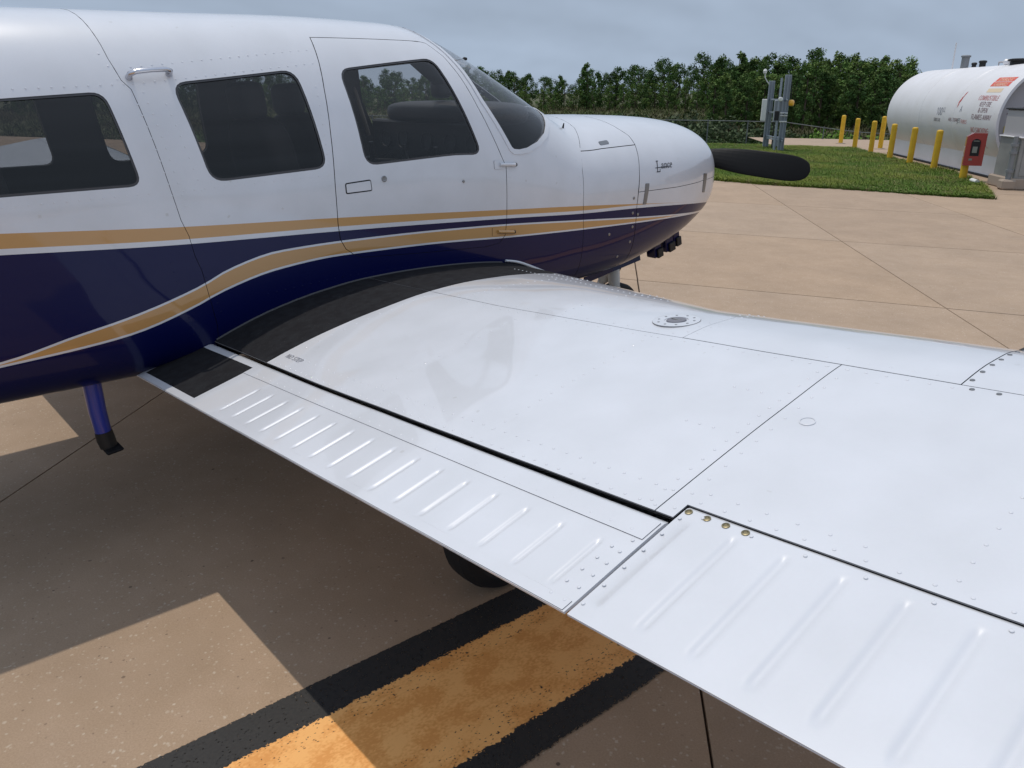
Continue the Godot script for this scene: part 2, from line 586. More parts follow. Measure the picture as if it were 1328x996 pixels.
# round off the corners of a polygon in the side plane
func rounded(a: Array, cut := 0.03) -> PackedVector2Array:
	var p := pts(a)
	var r := PackedVector2Array()
	for i in p.size():
		var c := p[i]
		var b := p[(i + p.size() - 1) % p.size()]
		var d := p[(i + 1) % p.size()]
		var e := c + (b - c).normalized() * minf(cut, c.distance_to(b) * 0.45)
		var f := c + (d - c).normalized() * minf(cut, c.distance_to(d) * 0.45)
		for k in 6:
			var t := k / 5.0
			r.append(e.lerp(c, t).lerp(c.lerp(f, t), t))
	var q := PackedVector2Array()
	for v in r: q.append(xs(v.x, v.y))
	if Geometry2D.is_polygon_clockwise(q): q.reverse()
	return q

func inset(p: PackedVector2Array, d: float) -> PackedVector2Array:
	var r := Geometry2D.offset_polygon(p, d)
	return r[0] if r.size() else p

func band(lo: Array, hi: Array, dlo := 0.0, dhi := 0.0) -> PackedVector2Array:
	var a := PackedVector2Array()
	var b := PackedVector2Array()
	for x in grid(-4.30, 3.77, 0.05):
		var y0: float = -9.0 if lo.is_empty() else smooth_at(x, lo) + dlo
		var y1: float = 9.0 if hi.is_empty() else smooth_at(x, hi) + dhi
		var p := xs(x, y0)
		var q := xs(x, maxf(y1, y0 + 0.0002))
		a.append(p)
		b.append(q)
	b.reverse()
	a.append_array(b)
	return a

func v2(a: Array) -> Array:
	var r := []
	for i in range(0, a.size(), 2): r.append(Vector2(a[i], a[i + 1]))
	return r

func rivet_line(list: Array, surf: Callable, side: float, a: Vector2, b: Vector2, pitch: float) -> void:
	var pa: Vector3 = surf.call(a)
	var pb: Vector3 = surf.call(b)
	var n := maxi(1, int(pa.distance_to(pb) / pitch))
	for i in n + 1:
		var p := a.lerp(b, float(i) / n)
		list.append([surf.call(p), normal_at(surf, p, side)])

func rivet_part(called: String, list: Array, radius: float, high: float, m: Material, parent: Node) -> void:
	var st := start()
	lathe(st, [Vector2(radius, -0.001), Vector2(radius * 0.93, high * 0.45), Vector2(radius * 0.62, high * 0.85), Vector2(0, high)], Vector3.ZERO, Vector3.UP, 10)
	var mm := MultiMesh.new()
	mm.transform_format = MultiMesh.TRANSFORM_3D
	mm.mesh = st.commit()
	mm.instance_count = list.size()
	for i in list.size():
		var n: Vector3 = list[i][1]
		var a := n.cross(Vector3(0.3, 0.1, 1)).normalized()
		mm.set_instance_transform(i, Transform3D(Basis(a, n, a.cross(n)), list[i][0]))
	var o := MultiMeshInstance3D.new()
	o.name = called
	o.multimesh = mm
	o.material_override = m
	o.set_meta("kind", "stuff")
	parent.add_child(o, true)

# lettering laid on a surface; at(Vector2 in metres) -> [point, normal]
func lettering(called: String, text: String, high: float, at: Callable, m: Material, parent: Node, font_name := "Droid Sans", stretch := 1.0, slant := 0.0, centred := true) -> MeshInstance3D:
	var tm := TextMesh.new()
	var font := SystemFont.new()
	font.font_names = PackedStringArray([font_name])
	tm.font = font
	tm.text = text
	tm.font_size = 64
	tm.pixel_size = high / 46.0
	tm.depth = 0.0
	tm.curve_step = 3.0
	tm.horizontal_alignment = HORIZONTAL_ALIGNMENT_CENTER if centred else HORIZONTAL_ALIGNMENT_LEFT
	var ar := tm.get_mesh_arrays()
	var v: PackedVector3Array = ar[Mesh.ARRAY_VERTEX]
	var idx: PackedInt32Array = ar[Mesh.ARRAY_INDEX]
	var order := idx if idx.size() else PackedInt32Array(range(v.size()))
	var st := start()
	for i in range(0, order.size(), 3):
		var p := []
		var n := []
		for k in 3:
			var q := v[order[i + k]]
			var r: Array = at.call(Vector2((q.x + slant * q.y) * stretch, q.y))
			p.append(r[0] + r[1] * 0.0015)
			n.append(r[1])
		tri(st, p[0], p[1], p[2], n[0], n[1], n[2])
	return part(called, st.commit(), m, parent)

# ------------------------------------------------------------------ wing shape
const Q := [0.0, .255, .33, .5, .7, .95, 1.1, 1.2, 1.3, 1.4, 1.5, 1.58, 1.64, 1.72, 1.85]
const MAIN_C := [0.0, .255, .33, .5, .7, .95, 1.1, 1.2, 1.3, 1.4, 1.5, 1.57, 1.6, 1.59, 1.48]
const MAIN_U := [0.0, .064, .081, .118, .157, .2, .213, .212, .2, .174, .13, .078, .035, -.008, -.05]
const ROOT_C := [0.0, .255, .33, .5, .7, .95, 1.15, 1.37, 1.6, 1.78, 1.94, 2.06, 2.12, 2.10, 1.95]
const ROOT_U := [0.0, .076, .108, .166, .208, .233, .236, .228, .21, .183, .122, .065, .02, -.03, -.06]
var wing_curves := []

func wing(p: Vector2, side: float) -> Vector3:     # p = (z, q)
	if wing_curves.is_empty():
		for a in [MAIN_C, MAIN_U, ROOT_C, ROOT_U]:
			var c := []
			for i in Q.size(): c.append(Vector2(Q[i], a[i]))
			wing_curves.append(c)
	var z := p.x
	var q := clampf(p.y, 0.0, 1.85)
	var front := clampf((2.1 - z) / 1.52, 0.0, 1.06)
	var rear := clampf((1.45 - z) / 0.87, 0.0, 1.06)
	var s := lerpf(rear, front, smoothstep(0.75, 1.3, q))
	var c := lerpf(smooth_at(q, wing_curves[0]), smooth_at(q, wing_curves[2]), s)
	var u := lerpf(smooth_at(q, wing_curves[1]), smooth_at(q, wing_curves[3]), s)
	u += 0.00045 * sin(z * 14.0 + 2.0 * sin(q * 5.0)) * sin(q * 11.0 + 1.3 * sin(z * 6.0))
	return Vector3(c, 0.80 + (z - 0.57) * DIHEDRAL + u, side * z)

func wing_right(p: Vector2) -> Vector3: return wing(p, 1.0)
func wing_left(p: Vector2) -> Vector3: return wing(p, -1.0)

const LOWER := [0.0, -.004, .3, -.03, .8, -.066, 1.2, -.072, 1.48, -.05]
func wing_under(p: Vector2, side: float) -> Vector3:    # p = (z, chord)
	var z := p.x
	var stretch := 1.0 + clampf((2.1 - z) / 1.52, 0.0, 1.06) * 0.317
	var u := smooth_at(p.y, v2(LOWER))
	return Vector3(p.y * lerpf(1.0, stretch, smoothstep(0.5, 1.4, p.y)), 0.80 + (z - 0.57) * DIHEDRAL + u, side * z)

var bead_at := []
var bead_from := 0.03
var bead_to := 0.172
var bead_half := 0.0095
var bead_deep := 0.0034
func bead(z: float, c: float) -> float:
	var h := 0.0
	for b in bead_at:
		var d := absf(z - b)
		if d < bead_half:
			var e := clampf(minf(c - bead_from, bead_to - c) / 0.024 + 0.15, 0.0, 1.0)
			h = -bead_deep * pow(cos(d / bead_half * PI / 2), 1.1) * smoothstep(0.0, 1.0, e)
	return h

func control_top(p: Vector2, side: float) -> Vector3:
	var v := wing(p, side)
	var nose := maxf(0.0, p.y - bead_nose) / 0.05
	v.y += bead(p.x, p.y) - 0.0012 - 0.05 * nose * nose
	return v
var bead_nose := 0.25
func control_right(p: Vector2) -> Vector3: return control_top(p, 1.0)
func control_left(p: Vector2) -> Vector3: return control_top(p, -1.0)

func control_surface(called: String, z0: float, z1: float, nose: float, side: float, black_to: float, parent: Node) -> MeshInstance3D:
	bead_nose = nose - 0.004
	var surf := control_right if side > 0 else control_left
	var outline := pts([z0, 0.0, z1, 0.0, z1, nose + 0.045, z0, nose + 0.045])
	var gx := [z0, z0 + 0.03]
	var last := z0 + 0.03
	while last + 0.1 < bead_at[0] - 0.03:
		last += 0.1
		gx.append(last)
	for b in bead_at:
		for f in [-1.7, -1.03, -0.79, -0.53, -0.26, -0.08, 0.08, 0.26, 0.53, 0.79, 1.03, 1.7]:
			var d: float = f * bead_half
			if b + d > last and b + d < z1:
				gx.append(b + d)
				last = b + d
	gx.append(z1)
	var gy := [0.0, 0.012, 0.022, 0.026, 0.03, 0.034, 0.038, 0.042, 0.047, 0.052, 0.057, 0.07, 0.09, 0.13, bead_to - 0.024, bead_to - 0.019, bead_to - 0.015, bead_to - 0.011, bead_to - 0.007, bead_to - 0.003, bead_to, bead_to + 0.003, bead_to + 0.008]
	for g in grid(bead_to + 0.012, nose, 0.025): gy.append(g)
	gy.append(nose + 0.012); gy.append(nose + 0.028); gy.append(nose + 0.045)
	var layers := [[null, M.white_paint]]
	if black_to > 0.0:
		var black := pts([z0 + 0.02, 0.028, black_to, 0.028, black_to, 0.236, z0 + 0.012, 0.236])
		layers = [[black, M.walkway_grip], [pts([z0 - 1, -1, z1 + 1, -1, z1 + 1, 0.028, z0 - 1, 0.028]), M.white_paint], [pts([z0 - 1, 0.236, z1 + 1, 0.236, z1 + 1, 1, z0 - 1, 1]), M.white_paint], [pts([black_to, 0.028, z1 + 1, 0.028, z1 + 1, 0.236, black_to, 0.236]), M.white_paint], [pts([z0 - 1, 0.028, z0 + 0.02, 0.028, z0 + 0.012, 0.236, z0 - 1, 0.236]), M.white_paint]]
	var o := panel(called, outline, [], layers, surf, side, gx, gy, parent, 0.0, 0.005, M.white_paint)
	# underside and end ribs
	var st := start()
	for i in 24:
		for j in 8:
			var za := lerpf(z0, z1, i / 24.0)
			var zb := lerpf(z0, z1, (i + 1) / 24.0)
			var ca := (nose + 0.045) * j / 8.0
			var cb := (nose + 0.045) * (j + 1) / 8.0
			quad(st, wing_under(Vector2(za, ca), side), wing_under(Vector2(zb, ca), side), wing_under(Vector2(zb, cb), side), wing_under(Vector2(za, cb), side), Vector3.DOWN)
	for z in [z0, z1]:
		for j in 8:
			var ca2 := (nose + 0.045) * j / 8.0
			var cb2 := (nose + 0.045) * (j + 1) / 8.0
			quad(st, wing_under(Vector2(z, ca2), side), surf.call(Vector2(z, ca2)), surf.call(Vector2(z, cb2)), wing_under(Vector2(z, cb2), side))
	part("underside", st.commit(), M.white_paint, o)
	return o

# ------------------------------------------------------------------ the aircraft
func build_aircraft() -> void:
	var plane := thing("light_aircraft", Vector3(0, -0.12, 0), "white and navy blue single engine low wing aircraft with gold stripes parked on the apron", "aircraft")
	build_fuselage(plane)
	build_cabin(plane)
	build_nose(plane)
	for side in [1.0, -1.0]: build_wing(plane, side)
	build_gear(plane)
	build_tail(plane)

func build_fuselage(plane: Node3D) -> void:
	var g1t := v2([-4.3, 1.55, -1, 1.405, -.338, 1.364, .201, 1.330, .834, 1.302, 1.736, 1.251, 2.306, 1.217, 2.734, 1.188, 3.244, 1.149, 3.8, 1.10])
	var g1b := v2([-4.3, 1.48, -1, 1.355, -.348, 1.317, .195, 1.286, .831, 1.267, 1.736, 1.225, 2.307, 1.194, 2.734, 1.181, 3.244, 1.149, 3.8, 1.10])
	var bt := v2([-4.3, 1.46, -1, 1.335, -.352, 1.298, .192, 1.268, .822, 1.249, 1.736, 1.209, 2.308, 1.178, 2.734, 1.164, 3.475, 1.121, 3.8, 1.09])
	var p1 := v2([-4.3, .9, -1, .915, -.418, .954, -.188, 1.002, -.018, 1.035, .247, 1.111, .364, 1.160, .572, 1.203, .826, 1.209, 1.079, 1.206, 1.581, 1.190, 2.31, 1.144, 2.74, 1.114, 3.34, 1.076, 3.8, 1.05])
	var p2 := v2([-4.3, .885, -1, .905, -.42, .943, -.196, .957, -.026, .975, .238, 1.049, .313, 1.079, .564, 1.138, .821, 1.156, 1.242, 1.149, 1.807, 1.121, 2.312, 1.101, 2.742, 1.088, 3.344, 1.071, 3.8, 1.045])
	var layers := [
		[band(g1t, []), M.white_paint], [band(g1b, g1t), M.gold_paint], [band(bt, g1b), M.white_paint], [band(p1, bt), M.blue_paint],
		[band(p1, p1, -0.008, 0.0), M.white_paint], [band(p2, p1, 0.0, -0.008), M.gold_paint], [band(p2, p2, -0.008, 0.0), M.white_paint], [band([], p2, 0.0, -0.008), M.blue_paint]]
	var rear_window := rounded([-.92, 1.705, .05, 1.782, .105, 1.478, -.86, 1.462], 0.045)
	var middle_window := rounded([.272, 1.809, .752, 1.862, .806, 1.498, .340, 1.474], 0.055)
	var door_window := rounded([.940, 1.866, 1.445, 1.922, 1.60, 1.514, .978, 1.497], 0.055)
	var door := side_poly([.885, 1.985, .868, 1.889, .852, 1.789, .838, 1.633, .827, 1.428, .824, 1.276, .830, 1.213, .851, 1.173, .886, 1.145, .928, 1.127, 1.244, 1.106, 1.60, 1.088, 1.69, 1.095, 1.728, 1.13, 1.738, 1.20, 1.744, 1.45, 1.726, 1.486, 1.675, 1.60, 1.622, 1.72, 1.575, 1.84, 1.53, 1.93, 1.47, 1.985])
	var shield := side_poly([1.47, 9, 1.515, 2.02, 1.565, 1.96, 1.615, 1.873, 1.666, 1.748, 1.745, 1.615, 1.791, 1.534, 1.805, 1.524, 1.841, 1.520, 1.901, 1.526, 1.985, 1.550, 2.063, 1.588, 2.121, 1.63, 2.18, 1.672, 2.25, 1.705, 2.29, 9])
	var gx := grid(-4.30, 3.77, 0.06)
	var gy := grid(-1.0, 1.0, 0.05)
	var gap := -0.0016
	# starboard skins
	var rear := panel("rear_fuselage", inset(side_poly([-4.3, 9, .06, 9, .093, 1.929, .098, 1.885, .116, 1.817, .139, 1.788, .195, 1.452, .212, 1.352, .231, 1.295, .259, 1.165, .29, .95, .30, -9, -4.3, -9]), gap * 0.6), [rear_window], layers, fus_right, 1.0, gx, gy, plane)
	var mid := panel("cabin_side", inset(side_poly([.06, 9, .093, 1.929, .098, 1.885, .116, 1.817, .139, 1.788, .195, 1.452, .212, 1.352, .231, 1.295, .259, 1.165, .29, .95, .30, -9, 2.29, -9, 2.291, 1.08, 2.283, 1.243, 2.295, 1.397, 2.345, 1.507, 2.439, 1.597, 2.5, 9]), gap * 0.6), [middle_window, door, shield], layers, fus_right, 1.0, gx, gy, plane)
	var dp := panel("cabin_door", inset(door, gap * 2.0), [door_window], layers, fus_right, 1.0, gx, gy, plane)
	var baggage := panel("baggage_panel", inset(side_poly([2.291, -9, 2.291, 1.08, 2.283, 1.243, 2.295, 1.397, 2.325, 1.489, 2.513, 1.492, 2.812, 1.499, 2.795, 1.448, 2.77, 1.367, 2.749, 1.265, 2.74, 1.181, 2.735, -9]), gap), [], layers, fus_right, 1.0, gx, gy, plane)
	panel("nose_deck", inset(side_poly([2.325, 1.491, 2.345, 1.507, 2.439, 1.597, 2.5, 9, 2.72, 9, 2.789, 1.58, 2.815, 1.547, 2.813, 1.501, 2.513, 1.494]), gap), [], layers, fus_right, 1.0, gx, gy, plane)
	var fine_x := grid(2.7, 3.77, 0.03)
	var cowl := panel("upper_cowling", inset(side_poly([2.72, 9, 2.789, 1.58, 2.815, 1.547, 2.814, 1.503, 2.795, 1.448, 2.77, 1.367, 2.75, 1.252, 2.99, 1.25, 3.248, 1.251, 3.472, 1.26, 3.77, 1.265, 3.77, 9]), gap * 1.5), [], layers, fus_right, 1.0, fine_x, gy, plane)
	var low := panel("lower_cowling", inset(side_poly([2.75, 1.252, 2.99, 1.25, 3.248, 1.251, 3.472, 1.26, 3.77, 1.265, 3.77, -9, 2.735, -9, 2.74, 1.181]), gap * 1.5), [], layers, fus_right, 1.0, fine_x, gy, plane)
	# port side in one skin
	var whole := side_poly([-4.3, 9, 3.77, 9, 3.77, -9, -4.3, -9])
	panel("left_fuselage_side", whole, [rear_window, middle_window, door_window, shield], layers, fus_left, -1.0, gx, gy, plane)
	# lining seen through the glass and behind the seams
	for s in [1.0, -1.0]:
		panel("cabin_lining", whole, [rear_window, middle_window, door_window, shield], [[null, M.lining]], fus_right if s > 0 else fus_left, s, grid(-4.30, 3.77, 0.12), grid(-1.0, 1.0, 0.1), plane, -0.0115, 0.014, M.rubber)
		# panes
		for w in [["rear_window", rear_window, M.dark_glass], ["middle_window", middle_window, M.dark_glass], ["door_window", door_window, M.tinted_glass]]:
			panel(w[0], inset(w[1], 0.004), [], [[null, w[2]]], fus_right if s > 0 else fus_left, s, gx, gy, dp if s > 0 and w[0] == "door_window" else plane, -0.005, 0.0)
		panel("windshield", inset(shield, 0.004), [], [[null, M.windshield_glass]], fus_right if s > 0 else fus_left, s, gx, gy, plane, -0.003, 0.0)
	# thin gaskets round the starboard panes
	for w in [[rear_window, rear], [middle_window, mid], [door_window, dp]]:
		var outer := inset(w[0], 0.001)
		panel("window_gasket", outer, [inset(w[0], -0.0075)], [[null, M.rubber]], fus_right, 1.0, gx, gy, w[1], -0.002, 0.0)
	# white frame round the windshield foot and pillar
	var foot := start()
	skirt(foot, inset(shield, 0.012), fus_right, 1.0, 0.0035, 0.004)
	var collar := panel("windshield_frame", inset(shield, 0.022), [inset(shield, -0.002)], [[null, M.white_paint]], fus_right, 1.0, gx, gy, mid, 0.003, 0.004, M.white_paint)
	collar.name = "windshield_frame"
	# door furniture
	var at_side := func(x: float, y: float, off := 0.0) -> Vector3:
		var p := xs(x, y)
		return fus_right(p) + normal_at(fus_right, p, 1.0) * off
	var handle_rim := rounded([.874, 1.434, .993, 1.441, .996, 1.397, .874, 1.393], 0.008)
	var hs := start()
	skirt(hs, handle_rim, fus_right, 1.0, 0.001, 0.004, 0.02)
	panel("door_handle", inset(handle_rim, -0.003), [], [[null, M.white_paint]], fus_right, 1.0, grid(.8, 1.05, .02), grid(-1, 1, .02), dp, 0.0025, 0.004, M.seam)
	panel("handle_recess", inset(handle_rim, 0.0012), [inset(handle_rim, -0.0028)], [[null, M.seam]], fus_right, 1.0, grid(.8, 1.05, .02), grid(-1, 1, .02), dp, 0.0006, 0.0)
	var nl := normal_at(fus_right, xs(1.059, 1.44), 1.0)
	part("lock", lathe_mesh([Vector2(0.0125, -0.002), Vector2(0.0125, 0.003), Vector2(0.010, 0.004), Vector2(0.006, 0.002), Vector2(0, 0.002)], at_side.call(1.059, 1.440), nl, 18), M.bare_metal, dp)
	part("door_stop", lathe_mesh([Vector2(0.006, -0.002), Vector2(0.006, 0.003), Vector2(0, 0.004)], at_side.call(1.478, 1.401), nl, 12), M.bare_metal, dp)
	for h in [[1.679, 1.797, 1.461, 1.455, M.white_paint], [1.655, 1.777, 1.153, 1.141, M.gold_paint]]:
		var hst := start()
		tube(hst, [at_side.call(h[0] + 0.02, h[2], 0.007), at_side.call(h[1], h[3], 0.007)], [0.0085, 0.0085], 10)
		part("hinge", hst.commit(), h[4], dp)
		var pl := rounded([h[0] - 0.012, h[2] + 0.020, h[0] + 0.048, h[2] + 0.017, h[0] + 0.048, h[2] - 0.021, h[0] - 0.012, h[2] - 0.019], 0.006)
		panel("hinge_plate", pl, [], [[null, h[4]]], fus_right, 1.0, grid(1.6, 1.8, 0.05), grid(-1, 1, 0.05), dp, 0.002, 0.003, M.seam)
		var pin := at_side.call(h[1] + 0.002, h[3], 0.007) as Vector3
		part("hinge_pin", lathe_mesh([Vector2(0.0088, -0.003), Vector2(0.0088, 0.004), Vector2(0.004, 0.006), Vector2(0, 0.006)], pin, Vector3(1, 0, 0), 10), M.black_plastic, dp)
	# grab handle over the rear window
	var ga := at_side.call(.143, 1.826, 0.0) as Vector3
	var gb := at_side.call(.278, 1.838, 0.0) as Vector3
	var gn := normal_at(fus_right, xs(.21, 1.83), 1.0)
	part("grab_handle", tube_mesh([ga, ga + gn * 0.022, ga.lerp(gb, 0.12) + gn * 0.034, ga.lerp(gb, 0.5) + gn * 0.037, ga.lerp(gb, 0.88) + gn * 0.034, gb + gn * 0.022, gb], [0.012, 0.0095, 0.0085, 0.008, 0.0085, 0.0095, 0.012], 12), M.chrome, mid)
	# temperature probe on the windshield, small hook on the cowl
	part("air_probe", tube_mesh([Vector3(1.83, 1.92, 0), Vector3(1.97, 1.94, 0), Vector3(1.985, 1.942, 0), Vector3(2.0, 1.943, 0)], [0.003, 0.003, 0.010, 0.007], 10), M.black_plastic, plane)
	part("deck_hook", tube_mesh([at_side.call(2.33, 1.60), at_side.call(2.335, 1.605, 0.022)], [0.006, 0.003], 8), M.black_plastic, plane)
	panel("deck_latch", rounded([2.52, 1.527, 2.60, 1.532, 2.60, 1.514, 2.52, 1.509], 0.008), [], [[null, M.bare_metal]], fus_right, 1.0, grid(2.4, 2.7, 0.05), grid(-1, 1, 0.05), plane, 0.0015, 0.003)
	# cowl fasteners and latches
	for d in [[2.507, 1.043], [2.711, 1.062], [2.753, 1.128], [2.705, 0.977], [2.709, 1.222], [2.705, 1.140], [2.62, 0.90]]:
		var p := xs(d[0], d[1])
		part("fastener", lathe_mesh([Vector2(0.009, -0.001), Vector2(0.008, 0.002), Vector2(0, 0.003)], fus_right(p), normal_at(fus_right, p, 1.0), 12), M.bare_metal, baggage)
	for l in [[2.816, 1.294, 2.852, 1.292, 2.826, 1.177, 2.795, 1.179], [3.486, 1.301, 3.54, 1.297, 3.518, 1.182, 3.480, 1.186]]:
		panel("cowl_latch", rounded(l, 0.006), [], [[null, M.bare_metal]], fus_right, 1.0, grid(2.7, 3.7, 0.05), grid(-1, 1, 0.05), low, 0.002, 0.003)
	# the name on the cowl
	var script_at := func(q: Vector2) -> Array:
		var p := xs(2.935 + q.x, 1.376 + q.y)
		return [fus_right(p), normal_at(fus_right, p, 1.0)]
	lettering("lettering", "L", 0.062, script_at, M.ink, cowl, "Droid Serif", 0.8, 0.25, false)
	var script_at2 := func(q: Vector2) -> Array:
		var p := xs(2.985 + q.x, 1.381 + q.y)
		return [fus_right(p), normal_at(fus_right, p, 1.0)]
	lettering("lettering", "ance", 0.036, script_at2, M.ink, cowl, "Droid Serif", 1.05, 0.25, false)
	panel("underline", side_poly([2.925, 1.3725, 3.082, 1.3745, 3.082, 1.3705, 2.925, 1.3685]), [], [[null, M.ink]], fus_right, 1.0, grid(2.9, 3.1, 0.03), grid(-1, 1, 0.05), cowl, 0.0012, 0.0)
	# rivets
	var rv := []
	for a in [[-.9, 1.425, .12, 1.452], [.20, 1.452, .80, 1.470], [.075, 1.90, .105, 1.82], [.145, 1.74, .20, 1.40], [.24, 1.74, .30, 1.45], [.175, 1.78, .235, 1.40], [-.9, 1.745, .12, 1.805], [.15, 1.806, .84, 1.885], [.16, 1.86, .84, 1.935], [.82, 1.80, .80, 1.28], [1.765, 1.44, 1.765, 1.20], [.15, 1.27, .20, .93], [.24, 1.27, .31, 1.0], [.83, 1.06, 1.6, 1.045], [.50, 1.04, .83, 1.06], [2.265, 1.45, 2.265, 1.0], [-.8, .87, -.05, .87]]:
		rivet_line(rv, fus_right, 1.0, xs(a[0], a[1]), xs(a[2], a[3]), 0.036)
	var pale := []
	var navy := []
	for r in rv:
		var h: float = r[0].y
		if h > smooth_at(r[0].x, g1t) + 0.006: pale.append(r)
		elif h < smooth_at(r[0].x, p2) - 0.012 or (h < smooth_at(r[0].x, bt) - 0.006 and h > smooth_at(r[0].x, p1) + 0.006): navy.append(r)
	rivet_part("rivets", pale, 0.0034, 0.0010, M.white_paint, mid)
	rivet_part("rivets", navy, 0.0034, 0.0010, M.blue_paint, mid)

func build_cabin(plane: Node3D) -> void:
	part("cabin_floor", box_mesh(Vector3(0.3, 0.93, 0), Vector3(3.6, 0.02, 1.0), 0.005), M.lining, plane)
	part("firewall", box_mesh(Vector3(2.24, 1.18, 0), Vector3(0.02, 0.60, 0.88), 0.005), M.lining, plane)
	part("rear_bulkhead", box_mesh(Vector3(-1.5, 1.38, 0), Vector3(0.02, 0.9, 0.8), 0.005), M.lining, plane)
	# instrument panel with its padded hood
	var st := start()
	box(st, Vector3(1.76, 1.44, 0), Vector3(0.05, 0.40, 1.04), 0.01, Basis(Vector3(0, 0, 1), 0.08))
	var ip := part("instrument_panel", st.commit(), M.black_vinyl, plane)
	part("glareshield", pillow_mesh(Vector3(1.91, 1.675, 0), Vector3(0.20, 0.062, 0.47), 0.55), M.black_vinyl, ip)
	for z in [-0.38, -0.22, 0.0, 0.2, 0.38]:
		for y in [1.54, 1.42]:
			part("instrument", lathe_mesh([Vector2(0.05, -0.01), Vector2(0.05, 0.012), Vector2(0.042, 0.012), Vector2(0.04, 0.004), Vector2(0, 0.004)], Vector3(1.73, y, z), Vector3(-1, 0.08, 0), 18), M.black_plastic, ip)
	for z in [-0.28, 0.28]:
		var y := start()
		tube(y, [Vector3(1.74, 1.42, z), Vector3(1.50, 1.44, z)], [0.014, 0.014], 10)
		tube(y, [Vector3(1.48, 1.54, z - 0.13), Vector3(1.49, 1.46, z - 0.12), Vector3(1.50, 1.44, z), Vector3(1.49, 1.46, z + 0.12), Vector3(1.48, 1.54, z + 0.13)], [0.012, 0.014, 0.018, 0.014, 0.012], 10)
		part("control_yoke", y.commit(), M.black_plastic, plane)
	for s in [[0.68, 0.28, 0.0], [1.14, -0.28, 0.0], [-0.35, 0.27, 0.0], [-0.35, -0.27, 0.0], [-1.15, 0.25, -0.03], [-1.15, -0.25, -0.03]]:
		var x: float = s[0]
		var z2: float = s[1]
		var seat := part("seat", pillow_mesh(Vector3(x + 0.30, 1.14, z2), Vector3(0.25, 0.08, 0.23), 0.4), M.seat_cloth, plane)
		part("backrest", pillow_mesh(Vector3(x + 0.03, 1.42, z2), Vector3(0.07, 0.27, 0.22), 0.5, Basis(Vector3(0, 0, 1), 0.16)), M.seat_cloth, seat)
		part("headrest", pillow_mesh(Vector3(x - 0.035, 1.745, z2), Vector3(0.05, 0.075, 0.105), 0.5, Basis(Vector3(0, 0, 1), 0.1)), M.seat_cloth, seat)
		part("headrest_post", tube_mesh([Vector3(x - 0.01, 1.6, z2), Vector3(x - 0.03, 1.74, z2)], [0.012, 0.012], 8), M.bare_metal, seat)
	part("sun_visor", box_mesh(Vector3(1.66, 1.865, 0.20), Vector3(0.17, 0.012, 0.26), 0.005, Basis(Vector3(0, 0, 1), -0.6)), M.black_vinyl, plane)
	part("compass", pillow_mesh(Vector3(1.83, 1.80, 0), Vector3(0.05, 0.05, 0.05), 0.6), M.black_plastic, plane)
	part("compass_stem", tube_mesh([Vector3(1.83, 1.80, 0), Vector3(1.85, 1.90, 0)], [0.008, 0.008], 8), M.black_plastic, plane)
	for x in [1.57]:
		part("window_post_trim", tube_mesh([Vector3(x, 1.90, -0.48), Vector3(x + 0.15, 1.55, -0.555)], [0.012, 0.012], 6), M.trim, plane)

